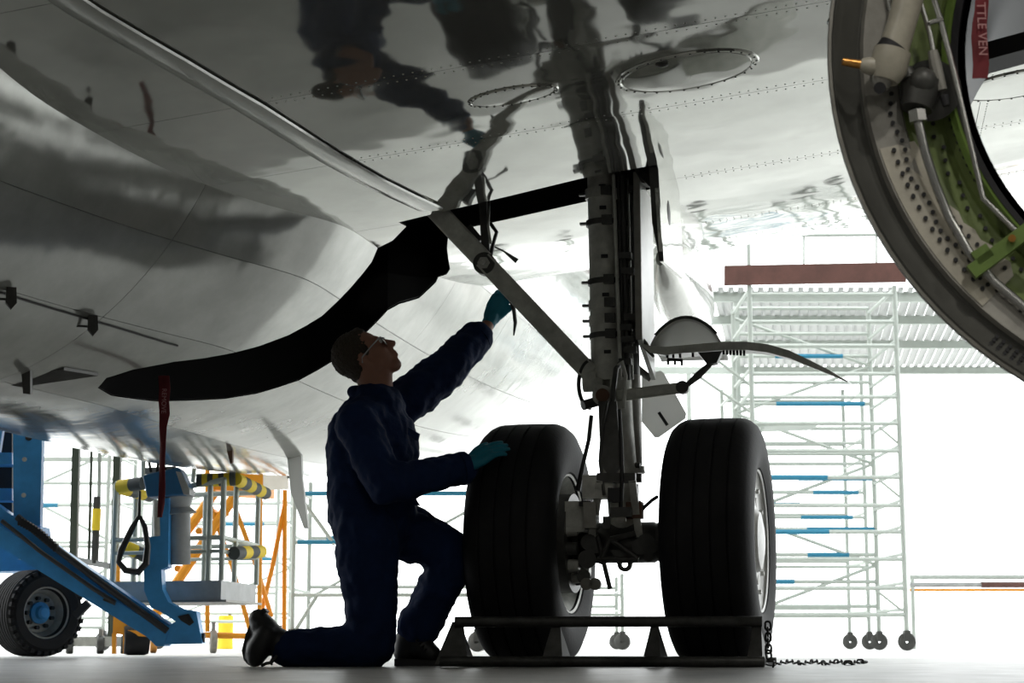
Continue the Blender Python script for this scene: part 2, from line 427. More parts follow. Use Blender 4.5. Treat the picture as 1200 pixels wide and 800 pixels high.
# ------------------------------------------------------------------ main landing gear (parts of the airliner)
def part(b, name, m, parent=AIR, smooth=35): return b.build(name, m, parent, smooth)
AX = V((.06, 0, .522))
YAW0 = set(bpy.data.objects)                                    # axle centre
def tyre(u):
    R, hw = .525, .188; prof = []
    def add(r, h): prof.append((r, h))
    add(.285, -.15); add(.30, -.172); add(.345, -hw+.002); add(.40, -hw); add(.445, -.180)
    add(.475, -.166); add(.495, -.143); add(.505, -.12)
    for g in (-.098, -.033, .033, .098):
        add(.5075+.0025*(1-abs(g)/.1), g-.005); add(.499, g-.0045); add(.499, g+.0045); add(.5075+.0025*(1-abs(g)/.1), g+.005)
    add(.505, .12); add(.495, .143); add(.475, .166); add(.445, .180); add(.40, hw); add(.345, hw-.002); add(.30, .172); add(.285, .15)
    add(.27, .1); add(.27, -.1); add(.285, -.15)
    prof = [(r*1.03, h*1.03) for r, h in prof]
    t = part(MB().lathe(prof, (u, 0, AX.z), (1, 0, 0), 96, flat=.002), 'tire', RUBBER, AIR, 28)
    # rib on the sidewalls, small vent dots
    for s in (-1, 1):
        d = MB().lathe([(.432, .1835*s), (.430, .187*s), (.424, .188*s), (.42, .186*s)], (u, 0, AX.z), (1, 0, 0), 72)
        part(d, 'sidewall_rib', RUBBER, t)
        rb = MB()
        for k in range(16):
            q = 2*PI*(k+.4)/16; rb.ball((u+.1865*s, .385*math.cos(q), AX.z+.385*math.sin(q)), .005, 6)
        part(rb, 'vent_dot', FLANGE, t)['kind'] = 'stuff'
    return t
WL, WR = AX.x-.412, AX.x+.412
for u in (WL, WR):
    tyre(u)
    s = 1
    # wheel: rim barrel, outboard dish
    prof = [(.292, .166), (.302, .171), (.298, .158), (.268, .13), (.25, .06), (.235, .05), (.16, .075), (.12, .085), (.12, .12), (.0, .12)]
    if u == WR: prof = [(.292, .168), (.302, .173), (.297, .162), (.282, .152), (.262, .146), (.19, .152), (.135, .157), (.12, .175), (.07, .185), (.0, .187)]
    wh = part(MB().lathe(prof, (u, 0, AX.z), (1, 0, 0), 64), 'wheel', RIM if u == WR else GEARG)
    prof2 = [(.302, -.171), (.298, -.15), (.25, -.1), (.24, .0), (.1, .0), (.1, -.1), (.0, -.1)]
    part(MB().lathe(prof2, (u, 0, AX.z), (1, 0, 0), 48), 'inner_rim', GEARG, wh)
    for k in range(10):
        q = 2*PI*k/10
        h = .152 if u == WR else .07
        part(MB().tube([(u+h-.01, .225*math.cos(q), AX.z+.225*math.sin(q)), (u+h+.012, .225*math.cos(q), AX.z+.225*math.sin(q))], .011, 6), 'wheel_bolt', STEEL, wh)
    if u == WR:
        for k in range(9):
            q = 2*PI*k/9
            part(MB().tube([(u+.150, .165*math.cos(q), AX.z+.165*math.sin(q)), (u+.156, .165*math.cos(q), AX.z+.165*math.sin(q))], .022, 14), 'vent_disc', FLANGE, wh)
# brake packs beside the legs
def brake(u0, u1):
    b = part(MB().lathe([(.0, u0), (.205, u0), (.215, u0+.01*(1 if u1 > u0 else -1)), (.215, u1), (.17, u1), (.0, u1)], (0, 0, AX.z), (1, 0, 0), 40), 'brake_pack', GEARD)
    for k in range(12):
        q = 2*PI*k/12+.2
        part(MB().tube([(u1, .155*math.cos(q), AX.z+.155*math.sin(q)), (u1+.045*(1 if u1 > u0 else -1), .155*math.cos(q), AX.z+.155*math.sin(q))], [.03, .026], 12), 'brake_piston', GEARG if k % 3 else GEARD, b)
    return b
brake(WL+.02, WL+.19); brake(WR-.02, WR-.19)
# axle and lower fitting
part(MB().lathe([(0, WL), (.07, WL), (.07, -.16+AX.x), (.088, -.13+AX.x), (.088, .13+AX.x), (.07, .16+AX.x), (.07, WR), (0, WR)], (0, 0, AX.z), (1, 0, 0), 28), 'axle', GEARD)
for (x, r) in ((-.2, .1), (.2, .1), (.16, .085), (-.165, .085)):
    part(MB().tube([(AX.x+x-.012, 0, AX.z), (AX.x+x+.012, 0, AX.z)], r, 24), 'axle_collar', GEARD)
RY = M.Rotation(math.radians(-3.6), 4, 'Z')
for o_ in set(bpy.data.objects)-YAW0:                     # the axle is a little toed against the airframe
    if o_.parent == AIR:
        o_.rotation_euler = (0, 0, math.radians(-3.6)); o_.location = AX-(RY @ AX)
# tow lug under the axle
b = MB(); n = 18; ring = []
ho = LP(732, 661, -.09); hc = V((ho.x, -.095, ho.z)); pr = [V((math.cos(2*PI*k/n)*.014, 0, math.sin(2*PI*k/n)*.014)) for k in range(n)]
out = [V((math.cos(2*PI*k/n)*.031, 0, math.sin(2*PI*k/n)*.031)) for k in range(n)]
for k in range(n):
    if out[k].z > .008: out[k] = V((out[k].x*3.6*(.35+out[k].z/.031*.65), 0, .062))
vs = [hc+q for q in pr]+[hc+q for q in out]+[hc+q+V((0, .03, 0)) for q in pr]+[hc+q+V((0, .03, 0)) for q in out]
fs = []
for k in range(n):
    j = (k+1) % n; fs += [(k, j, n+j, n+k), (2*n+k, 3*n+k, 3*n+j, 2*n+j), (n+k, n+j, 3*n+j, 3*n+k), (k, 2*n+k, 2*n+j, j)]
part(b.add(vs, fs), 'tow_lug', GEARD)
# legs
T0, T1 = LP(704, 196, 0), LP(712, 447, 0)
dv = (T1-T0).normalized()
leg = part(MB().tube([T0-dv*.35, T0+dv*.05, T0+(T1-T0)*.5, T1], [.062, .062, .066, .072], 32), 'shock_strut', GEARG)
for y in (228, 262, 331, 358, 376, 394):
    c = LP(690+14+(y-196)*8/251, y, 0)
    h = .012 if y in (262, 331, 394) else .022
    part(MB().tube([c-dv*h, c+dv*h], .074, 28), 'clamp', GEARG if h > .015 else GEARD, leg)
    part(MB().box(c+V((-.085, -.01, 0)), (.03, .025, .01)), 'clamp_lug', GEARD, leg)
    part(MB().box(c+V((.03, -.074, .0)), (.045, .03, .04)), 'clamp_bolt', GEARD, leg)
for y in (218, 243, 300, 345, 412):
    c = LP(705+(y-196)*8/251, y, -.068); part(MB().box(c, (.03, .008, .016)), 'data_plate', LDARK, leg)
# second column behind: door beam and actuators
part(MB().tube([LP(729, 190, .11), LP(738, 470, .09)], .05, 24), 'brace_tube', GEARD)
part(MB().bar(LP(724, 200, .05), LP(733, 450, .05), .03, .06, (0, 1, 0)), 'brace_web', GEARD)
for k, (x0, x1, a, r) in enumerate(((719, 727, -.075, .008), (724, 731, -.06, .006), (729, 736, -.05, .011), (735, 741, -.02, .007))):
    part(MB().tube([LP(x0, 205, a), LP((x0+x1)/2, 320, a-.01), LP(x1, 445, a)], r, 10), 'hydraulic_pipe', (GEARG, GEARD, GEARD, STEEL)[k])
for i, y in enumerate((300, 318, 372, 384, 398, 410, 424)):
    part(MB().box(LP(733+(i % 3)*3, y, -.06), (.055, .05, .026)), 'pipe_clamp', GEARD)
# knuckle where the side brace meets the strut
for (x, y, r, hw) in ((692, 446, .05, .03), (703, 455, .062, .02), (725, 452, .055, .03)):
    c = LP(x, y, -.02); part(MB().tube([c-V((hw, 0, 0)), c+V((hw, 0, 0))], r, 24), 'trunnion_lug', GEARG)
part(MB().tube([LP(706, 463, -.11), LP(706, 463, .05)], .045, 24), 'pivot_boss', GEARG)
part(MB().tube([LP(706, 463, -.125), LP(706, 463, -.1)], .03, 16), 'pivot_nut', RUST)
hoopc = LP(694, 450, -.06)
part(MB().tube([hoopc+V((-.055*math.sin(t*PI/14)-.005, 0, .105*math.cos(t*PI/14))) for t in range(15)], .009, 8), 'hose_loop', HOSE)
part(MB().tube([LP(727, 425, -.1), LP(722, 432, -.12), LP(719, 455, -.13), LP(718, 475, -.12)], .012, 8), 'hose_loop', GEARD)
part(MB().tube([LP(722, 430, -.11), LP(729, 424, -.12), LP(733, 440, -.12), LP(731, 478, -.1)], .01, 8), 'hose_loop', GEARG)
# side brace
B0, B1 = LP(505, 240, -.04), LP(692, 438, -.04)
up = V((0, -1, 0))
brc = part(MB().bar(B0, B0+(B1-B0)*.34, .092, .055, up), 'side_brace', GEARG); bevel(brc, .01, 2)
o = part(MB().bar(B0+(B1-B0)*.31, B1, .082, .05, up), 'side_brace', GEARG); bevel(o, .01, 2)
dB = (B1-B0)
for s in (-1, 1):
    side = V((dB.z, 0, -dB.x)).normalized()*.034*s+V((0, -.03, 0))
    part(MB().bar(B0+dB*.34+side, B0+dB*.98+side, .008, .012, up), 'brace_flange', GEARG, o)
c = LP(567, 308, -.07)
pv = part(MB().tube([c, c+V((0, .06, 0))], .05, 24), 'brace_pivot', GEARD)
part(MB().tube([c-V((0, .012, 0)), c], .028, 6), 'pivot_nut', GEARG, pv)
part(MB().tube([c-V((0, .02, 0)), c], .012, 10), 'pivot_pin', STEEL, pv)
# jury link and bits hanging from the slot
part(MB().bar(LP(566, 235, .0), LP(570, 300, -.02), .035, .03, up), 'jury_link', GEARD)
part(MB().tube([LP(573, 236, -.03), LP(572, 265, -.03), LP(575, 285, -.05)], .007, 8), 'jury_tube', STEEL)
part(MB().bar(LP(548, 268, .02), LP(562, 285, .02), .05, .05, up), 'jury_block', GEARD)
part(MB().tube([LP(575, 262, .02), LP(582, 272, .0), LP(578, 285, -.02), LP(574, 305, -.02)], .009, 8), 'link_cable', HOSE)
part(MB().tube([LP(577, 288, .0), LP(590, 294, .03), LP(606, 306, .05)], [.004, .004, .012], 6), 'spring_rod', GEARD)
part(MB().tube([LP(597, 350, .06), LP(602, 362, .06), LP(604, 378, .06), LP(602, 393, .06)], [.006, .009, .009, .003], 8), 'cable_tail', HOSE)
# lower oleo, torque links, valves
T2 = LP(722, 440, .03); T3 = LP(726, 556, .02)
part(MB().tube([T2, LP(724, 500, .025), T3], [.075, .075, .08], 28), 'lower_cylinder', GEARG)
part(MB().tube([LP(739, 440, .05), LP(741, 545, .05)], .045, 20), 'actuator_cylinder', FLANGE)
part(MB().tube([LP(740, 548, .05), LP(741, 556, .05)], .058, 20), 'actuator_cap', GEARG)
for (x, y, hx, hy) in ((746, 545, .035, .012), (748, 560, .028, .02), (744, 575, .04, .03), (747, 592, .03, .022)):
    part(MB().tube([LP(x-9, y, .0), LP(x+4, y, .0)], hy, 14), 'valve_cap', GEARD)
part(MB().tube([T3, V((AX.x, 0, AX.z+.05))], [.062, .066], 24), 'oleo_piston', GEARG)
q = MB().prism([LP(701, 470, -.14), LP(722, 470, -.14), LP(728, 545, -.19), LP(716, 560, -.2), LP(704, 545, -.19)], (0, .035, 0))
part(q, 'torque_link', GEARD)
for s in ((703, 700), (741, 747)):
    part(MB().bar(LP(s[0], 562, -.19), LP(s[1]-(6 if s[0] < 720 else -2), 628, -.1), .03, .03, up), 'torque_link', GEARG)
part(MB().bar(LP(700, 560, -.18), LP(745, 560, -.18), .04, .045, up), 'torque_pin', GEARD)
part(MB().box(LP(702, 571, -.14), (.13, .10, .1)), 'valve_block', GEARG); part(MB().box(LP(676, 606, -.1), (.085, .12, .13)), 'manifold_block', GEARG)
part(MB().box(LP(693, 604, -.15), (.055, .1, .11)), 'manifold_block', FLANGE)
part(MB().box(LP(686, 590, -.17), (.05, .04, .02)), 'junction_box', LDARK)
part(MB().box(LP(720, 580, -.21), (.05, .05, .06)), 'junction_box', LDARK); part(MB().box(LP(728, 600, -.2), (.09, .05, .04)), 'junction_box', GEARD)
part(MB().box(LP(744, 598, -.12), (.07, .06, .07)), 'rust_block', RUST); part(MB().box(LP(728, 608, -.2), (.04, .03, .02)), 'tag_plate', FLANGE)
part(MB().box(LP(711, 612, -.2), (.03, .03, .05)), 'bracket', GEARD)
for (p, q_, r) in (((700, 628), (715, 690), .01), ((745, 625), (716, 632), .014), ((714, 632), (702, 660), .012), ((716, 632), (748, 655), .01), ((700, 655), (748, 656), .012)):
    part(MB().tube([LP(*p, -.12), LP(*q_, -.12)], r, 8), 'link_rod', GEARD)
for i, (x, y, r) in enumerate(((690, 635, .035), (688, 655, .04), (684, 675, .03), (698, 640, .03), (750, 640, .035), (757, 636, .04), (763, 640, .03), (760, 652, .022))):
    part(MB().tube([LP(x, y, -.12), LP(x, y, .04)], r, 14), 'brake_fitting', GEARD)
for (x, y) in ((687, 684), (697, 684)):
    c = LP(x, y, -.14); part(MB().tube([c, c+V((.0, .03, 0))], .026, 18), 'wear_pin', FLANGE)
part(MB().tube([LP(683, 475, -.1), LP(700, 470, -.06)], .022, 14), 'proximity_arm', GEARD)
part(MB().tube([LP(693, 487, -.08), LP(690, 515, -.1), LP(683, 545, -.12), LP(677, 575, -.13)], [.009, .009, .009, .012], 10), 'brake_hose', HOSE)
part(MB().tube([LP(726, 480, -.16), LP(728, 520, -.2), LP(729, 560, -.22), LP(727, 600, -.2)], .009, 10), 'brake_hose', HOSE)
part(MB().tube([LP(746, 605, -.1), LP(755, 594, -.12), LP(764, 586, -.1), LP(770, 582, -.06)], .008, 10), 'brake_hose', HOSE)
part(MB().tube([LP(712, 470, -.16), LP(706, 500, -.18), LP(703, 540, -.18), LP(708, 580, -.2)], .007, 8), 'brake_hose', GEARD)
# arm and rod to the lower door
A0, A1 = LP(722, 464, -.06), LP(800, 454, -.06)
arm = part(MB().bar(A0, A1, .048, .03, up), 'door_arm', GEARG); bevel(arm, .008)
part(MB().tube([A1-V((0, .02, 0)), A1+V((0, .02, 0))], .028, 18), 'arm_eye', GEARD, arm)
part(MB().tube([LP(804, 452, -.06), LP(818, 440, -.06), LP(834, 425, -.05)], [.01, .017, .011], 10), 'door_rod', GEARD)
part(MB().prism([LP(818, 413, -.07), LP(846, 411, -.07), LP(840, 425, -.07), LP(829, 427, -.07)], (0, .06, 0)), 'door_lug', GEARD)
# lower curved door seen on edge
path = [(752, 404), (762, 409), (780, 411), (800, 409), (825, 407), (850, 405), (875, 405), (900, 408), (925, 415), (950, 426), (972, 436), (993, 447)]
tk = [.012, .03, .036, .034, .036, .036, .036, .036, .034, .028, .018, .004]
vs = []; fs = []; DEP = .30
for (x, y), t in zip(path, tk):
    p = LP(x, y, -.08); q = p+V((.02, DEP, .03))
    vs += [p+V((0, 0, t/2)), p-V((0, 0, t/2)), q-V((0, 0, t/2)), q+V((0, 0, t/2))]
for i in range(len(path)-1):
    for k in range(4): fs.append((4*i+k, 4*i+(k+1) % 4, 4*i+4+(k+1) % 4, 4*i+4+k))
fs += [(0, 1, 2, 3), tuple(4*(len(path)-1)+k for k in (3, 2, 1, 0))]
door = part(MB().add(vs, fs), 'gear_door', GEARG, AIR, 40)
for (x, y) in [(782, 416), (789, 416), (797, 416), (812, 415)]+[(848+4*k, 412+k*.25) for k in range(7)]+[(783, 424), (791, 424), (799, 425)]:
    c = LP(x, y, -.05); part(MB().tube([c+V((0, 0, .012)), c-V((0, 0, .012))], .006, 6), 'door_bolt', LDARK, door)
part(MB().bar(LP(782, 421, -.05), LP(800, 422, -.05), .012, .012, up), 'bolt_strip', LDARK, door)
part(MB().tube([LP(744, 392, -.02), LP(756, 404, -.04), LP(766, 418, -.05)], [.02, .016, .006], 8), 'door_hinge_arm', GEARD)
# domed fairing over the door
b = MB(); vs = []; fs = []; n = 16; m = 10
pl, pr_ = LP(762, 404, -.06), LP(846, 402, -.06)
for i in range(n+1):
    for j in range(m+1):
        t = i/n; ss = j/m
        p = pl+(pr_-pl)*t; h = .118*math.sin(PI*t)**.7*(math.cos(ss*PI/2)**.6); vs.append(p+V((0, .42*ss, h)))
for i in range(n):
    for j in range(m): a = i*(m+1)+j; fs.append((a, a+1, a+m+2, a+m+1))
dome = part(b.add(vs, fs), 'door_fairing', FIBRE, AIR, 60)
sm = dome.modifiers.new('s', 'SOLIDIFY'); sm.thickness = .012
part(MB().tube([pl+(pr_-pl)*(i/14)+V((0, -.006, .118*math.sin(PI*i/14)**.7)) for i in range(1, 14)], .007, 8), 'fairing_lip', GEARD, dome)
# hanging plate with a slot (aft of the leg)
pp = [(752, 440), (774, 434), (778, 437), (804, 484), (803, 490), (772, 512), (767, 512), (752, 494)]
pl3 = part(MB().prism([LP(x, y, .34) for x, y in pp], (0, .012, 0)), 'hanging_plate', FIBRE)
part(MB().bar(LP(772, 483, .335), LP(782, 498, .335), .014, .006, up), 'plate_slot', LDARK, pl3)
part(MB().bar(LP(760, 442, .34), LP(745, 430, .2), .03, .03, up), 'plate_bracket', GEARD, pl3)
# leg door (seen along its leading edge) and upper door
d0, d1 = LP(744, 202, -.10), LP(747, 398, -.10)
dd = V((.012, .40, 0))
ld = part(MB().prism([d0, d1, d1+dd+V((0, 0, -.12)), d0+dd], (.02, 0, 0)), 'leg_door', WHITEP)
part(MB().prism([d0+V((-.006, -.012, 0)), d1+V((-.006, -.012, 0)), d1+V((.022, -.012, 0)), d0+V((.022, -.012, 0))], (0, .02, 0)), 'door_edge_frame', FLANGE, ld)
part(MB().bar(LP(735, 220, .0), LP(744, 222, -.02), .03, .03), 'door_link', GEARD, ld); part(MB().bar(LP(735, 380, .0), LP(746, 382, -.02), .03, .03), 'door_link', GEARD, ld)
e0, e1 = LP(766, 196, -.22), LP(770, 262, -.22); e2 = LP(773, 306, -.18)
ud = part(MB().prism([e0, e1, e2, e2+V((.05, .40, .0)), e0+V((.05, .45, .02))], (.016, 0, 0)), 'upper_door', SKIN)
part(MB().prism([e0+V((-.02, -.01, 0)), e1+V((-.02, -.01, 0)), e2+V((.0, -.006, 0)), e2+V((.018, -.006, 0)), e0+V((.02, -.01, 0))], (0, .015, 0)), 'door_edge_frame', GEARD, ud)
c = LP(782, 254, -.02); part(MB().ball(c, .1, 18, (.14, .55, .85)), 'door_bulge', GEARD, ud)
part(MB().bar(LP(748, 200, -.1), LP(770, 222, -.16), .03, .03, up), 'door_link', GEARD, ud)
part(MB().prism([LP(742, 196, -.12), LP(772, 190, -.12), LP(766, 216, -.12), LP(752, 214, -.12)], (0, .08, 0)), 'hinge_bracket', GEARD)

# ------------------------------------------------------------------ engine cowl ring at upper right (part of the airliner)
EC = V((1.95, -3.6, 1.45)); ER = .925
def er(r, ang, y=0.0): return V((EC.x+r*math.cos(ang), EC.y+y, EC.z+r*math.sin(ang)))
def pe(px, py, y=0.0): return LP(px, py, EC.y+y)
nac = part(MB().lathe([(ER-.012, .0), (ER, .006), (ER-.004, .03), (ER-.05, .2), (ER-.14, .55), (ER-.25, 1.2), (ER-.27, 1.2), (ER-.17, .55), (ER-.08, .2), (ER-.07, .06)], EC, (0, 1, 0), 96), 'engine_cowl', COWL)
part(MB().lathe([(ER-.006, -.004), (ER+.001, -.002), (ER+.004, .01), (ER-.002, .014)], EC, (0, 1, 0), 96), 'cowl_lip', FLANGE, nac)
part(MB().lathe([(ER-.012, .002), (ER-.03, .03), (ER-.066, .055), (ER-.075, .05)], EC, (0, 1, 0), 96), 'cowl_band', COWL, nac)
fl = part(MB().lathe([(ER-.072, .045), (ER-.08, .03), (ER-.155, .045), (ER-.16, .06)], EC, (0, 1, 0), 96), 'flange_ring', FLANGE, nac)
part(MB().lathe([(ER-.155, .055), (ER-.19, .085), (ER-.25, .10), (ER-.275, .085)], EC, (0, 1, 0), 96), 'green_bulkhead', GREEN, nac)
part(MB().lathe([(ER-.262, .06), (ER-.275, .05), (ER-.285, .06), (ER-.285, .1)], EC, (0, 1, 0), 96), 'inner_ring', GREEN2, nac)
part(MB().lathe([(ER-.283, .055), (ER-.30, .07), (ER-.31, .4), (ER-.33, 1.25), (ER-.35, 1.25), (ER-.33, .4), (ER-.318, .08)], EC, (0, 1, 0), 96), 'inner_barrel', LDARK, nac)
for k in range(46):
    a_ = PI*.86+k*.0175*1.7
    c = er(ER-.135+.006*math.sin(k), a_, .036)
    part(MB().tube([c, c-V((0, .004, 0))], .0055, 8), 'flange_bolt', LDARK, nac)
for k in range(40):
    a_ = PI*.95+k*.03
    c = er(ER-.265, a_, .075)
    part(MB().tube([c, c-V((0, .006, 0))], .005, 6), 'ring_rivet', LDARK, nac)
for k in range(22):
    a_ = PI*1.02+k*.045
    c = er(ER-.225+.008*math.sin(k*2.1), a_, .09)
    part(MB().tube([c, c-V((0, .004, 0))], .0055, 6), 'bulkhead_bolt', LDARK, nac)
# scalloped pale doubler plate with its bolt holes
pts = []
for k in range(15): pts.append(er(ER-.085, PI*1.08+k*.038, .028))
for k in range(14, -1, -1): pts.append(er(ER-.168-.008*(k % 2)-.04*(k/14)**1.5*math.sin(min(1, (15-k)/3)*PI/2), PI*1.08+k*.038, .05))
part(MB().prism(pts, (0, .012, 0)), 'doubler_plate', CREAM, nac)
for k in range(14):
    c = er(ER-.115, PI*1.085+k*.037, .03); part(MB().tube([c+V((0, .01, 0)), c-V((0, .004, 0))], .0055, 8), 'plate_bolt', LDARK, nac)
    if k > 6:
        c = er(ER-.16-.03*(k/14)**1.5, PI*1.085+k*.037, .045); part(MB().tube([c+V((0, .01, 0)), c-V((0, .004, 0))], .005, 8), 'plate_bolt', LDARK, nac)
# riveted patch on the outer band
for i in range(4):
    for j in range(5):
        c = er(ER-.02-.011*i, PI*1.275+j*.021, .03+.006*i); part(MB().tube([c+V((0, .01, 0)), c-V((0, .012, 0))], .005, 6), 'band_rivet', LDARK, nac)
# thrust actuator, pipes and valve
act = part(MB().tube([pe(1075, -40, -.03), pe(1056, 30, -.03), pe(1046, 62, -.03)], [.036, .034, .036], 20), 'actuator', CREAM, nac)
part(MB().tube([pe(1050, 56, -.03), pe(1044, 64, -.03)], .041, 20), 'actuator_collar', LDARK, nac)
part(MB().tube([pe(1046, 60, -.03), pe(1040, 82, -.03), pe(1036, 95, -.03)], [.044, .045, .032], 20), 'actuator_body', CREAM, nac)
part(MB().tube([pe(1036, 80, -.03), pe(1016, 77, -.05), pe(1009, 76, -.05)], [.024, .02, .015], 14), 'actuator_nose', CREAM, nac)
part(MB().tube([pe(1010, 76, -.05), pe(987, 72, -.06)], [.011, .009], 12), 'actuator_plug', BRASS, nac)
part(MB().tube([pe(1034, 90, -.03), pe(1032, 104, -.03)], [.03, .018], 14), 'actuator_lug', FLANGE, nac)
part(MB().tube([pe(1031, 103, -.05), pe(1031, 103, .0)], .014, 14), 'lug_bolt', LDARK, nac)
vb = part(MB().tube([pe(1090, 106, .03), pe(1090, 106, .09)], .072, 28), 'valve_flange', GEARD, nac)
part(MB().ball(pe(1081, 97, .0), .036, 18), 'valve_dome', GEARD, nac)
part(MB().tube([pe(1081, 97, .02), pe(1074, 128, .01)], [.05, .036], 18), 'valve_body', GEARD, nac)
part(MB().tube([pe(1062, 80, .0), pe(1066, 92, .0)], [.014, .02], 12), 'valve_stub', GEARD, nac)
part(MB().tube([pe(1074, 130, .0), pe(1076, 143, .0)], .022, 6), 'pipe_nut', STEEL, nac)
part(MB().tube([pe(1076, 142, .0), pe(1084, 178, .0), pe(1096, 215, .01), pe(1112, 255, .02), pe(1135, 295, .02), pe(1165, 330, .02), pe(1210, 368, .02)], .011, 12), 'drain_pipe', STEEL, nac)
part(MB().tube([pe(1075, -10, .0), pe(1090, 40, .0), pe(1094, 62, .0)], .006, 8), 'thin_pipe', STEEL, nac)
part(MB().tube([pe(1093, 60, .0), pe(1096, 76, .0), pe(1104, 106, .0)], [.012, .015, .012], 10), 'pipe_coupling', FLANGE, nac)
part(MB().tube([pe(1106, 112, .0), pe(1109, 124, .0)], [.011, .008], 10), 'pipe_plug', LDARK, nac)
part(MB().tube([pe(1091, -12, .0), pe(1104, 30, .0), pe(1118, 85, .0), pe(1133, 150, .0), pe(1152, 232, .01), pe(1190, 270, .02)], .007, 10), 'thin_pipe', STEEL, nac)
part(MB().tube([pe(1089, 27, -.005), pe(1105, 22, -.005)], .006, 8), 'pipe_bridge', STEEL, nac)
part(MB().tube([pe(1040, -8, .03), pe(1046, 20, .03)], .007, 8), 'thin_pipe', STEEL, nac)
bk = part(MB().bar(pe(1138, 320, -.0), pe(1215, 262, -.0), .034, .03, V((0, -1, 0))), 'green_bracket', GREEN2, nac)
part(MB().bar(pe(1146, 292, .0), pe(1156, 306, .0), .04, .03, V((0, -1, 0))), 'bracket_ear', GREEN2, nac)
part(MB().tube([pe(1186, 279, -.03), pe(1186, 279, -.01)], .009, 8), 'bracket_bolt', BRASS, nac)
# pylon joining cowl and wing
part(MB().prism([(EC.x-.12, EC.y+.5, EC.z+ER-.1), (EC.x-.14, -2.2, zw(EC.x, -2.2)+.02), (EC.x-.14, -.6, zw(EC.x, -.6)+.02), (EC.x-.12, -1.9, EC.z+ER-.22), (EC.x-.12, EC.y+1.25, EC.z+ER-.18)], (.26, 0, 0)), 'pylon', COWL)
# struts seen through the ring
sa, sb = pe(1150, 70, .9), pe(1260, 40, .9); sdv = (sb-sa).normalized(); sm_ = sa+sdv*((EC-sa).dot(sdv))
hl = math.sqrt(max(.05, (ER-.325)**2-(V((sm_.x, 0, sm_.z))-V((EC.x, 0, EC.z))).length**2))
part(MB().bar(sm_-sdv*hl, sm_+sdv*hl, .05, .14, V((0, -1, 0))), 'inner_strut', LDARK, nac)
part(MB().tube([pe(1077, -48, -.05), pe(1075, -40, .06)], .03, 14), 'actuator_clevis', GEARD, nac)

# belly fittings
def latch(px, py):
    h = bel(px, py); b = MB()
    b.prism([h+V((0, 0, .01)), h+V((.03, .02, .01)), h+V((.035, .02, -.05)), h+V((.018, .01, -.075)), h+V((.0, 0, -.05))], (.012, -.02, 0))
    b.bar(h+V((-.06, 0, -.03)), h+V((.01, 0, -.035)), .012, .008)
    return part(b, 'latch', GEARD)
latch(103, 372); latch(7, 340)
def on_belly(p0, p1, n=16): return [bel(p0[0]+(p1[0]-p0[0])*i/n, p0[1]+(p1[1]-p0[1])*i/n) for i in range(n+1)]
part(MB().tube([p-V((0, 0, .004)) for p in on_belly((0, 341), (208, 404))], .0045, 6), 'door_gap_seal', SEAM)
h = bel(30, 436); part(MB().prism([h+V((-.02, 0, .01)), h+V((.02, 0, .01)), h+V((.02, .01, -.09)), h+V((-.012, .01, -.085))], (0, .02, 0)), 'drain_mast', GEARD)
qs = [bel(0, 440)+V((-.25, -.1, .02)), bel(75, 430), bel(115, 437), bel(25, 450)]
part(MB().prism([q-V((0, 0, .012)) for q in qs], (0, 0, .02)), 'vent_panel', GEARD)
# blade antennas under the rear belly
h = bel(343, 536)
part(MB().prism([h+V((-.04, 0, .05)), h+V((.05, 0, .05)), h+V((.055, .02, -.12)), h+V((.085, .06, -.42)), h+V((.06, .06, -.42)), h+V((-.02, .03, -.2))], (0, .03, 0)), 'blade_antenna', FIBRE)
h = bel(268, 528); part(MB().prism([h+V((-.02, 0, .03)), h+V((.022, 0, .03)), h+V((.012, .03, -.06)), h+V((.0, .03, -.07))], (0, .02, 0)), 'beacon_antenna', RUST)
# flap track fairing under the trailing edge
b = MB(); vs = []; fs = []; n = 18; K = 24
fc = LP(797, 338, 2.0)
for i in range(n+1):
    t = i/n; r = max(.02, math.sin(PI*min(1, .01+.97*t)))**.55
    for k in range(K):
        q = 2*PI*k/K; vs.append((fc.x+.15*r*math.cos(q), fc.y-1.0+2.4*t, fc.z+.10*(t-.4)+.25*r*math.sin(q)))
for i in range(n):
    for k in range(K): fs.append((i*K+k, i*K+(k+1) % K, (i+1)*K+(k+1) % K, (i+1)*K+k))
fs += [tuple(range(K)), tuple(range(n*K, n*K+K))]
part(b.add(vs, fs), 'flap_track_fairing', BELLY, AIR, 50)

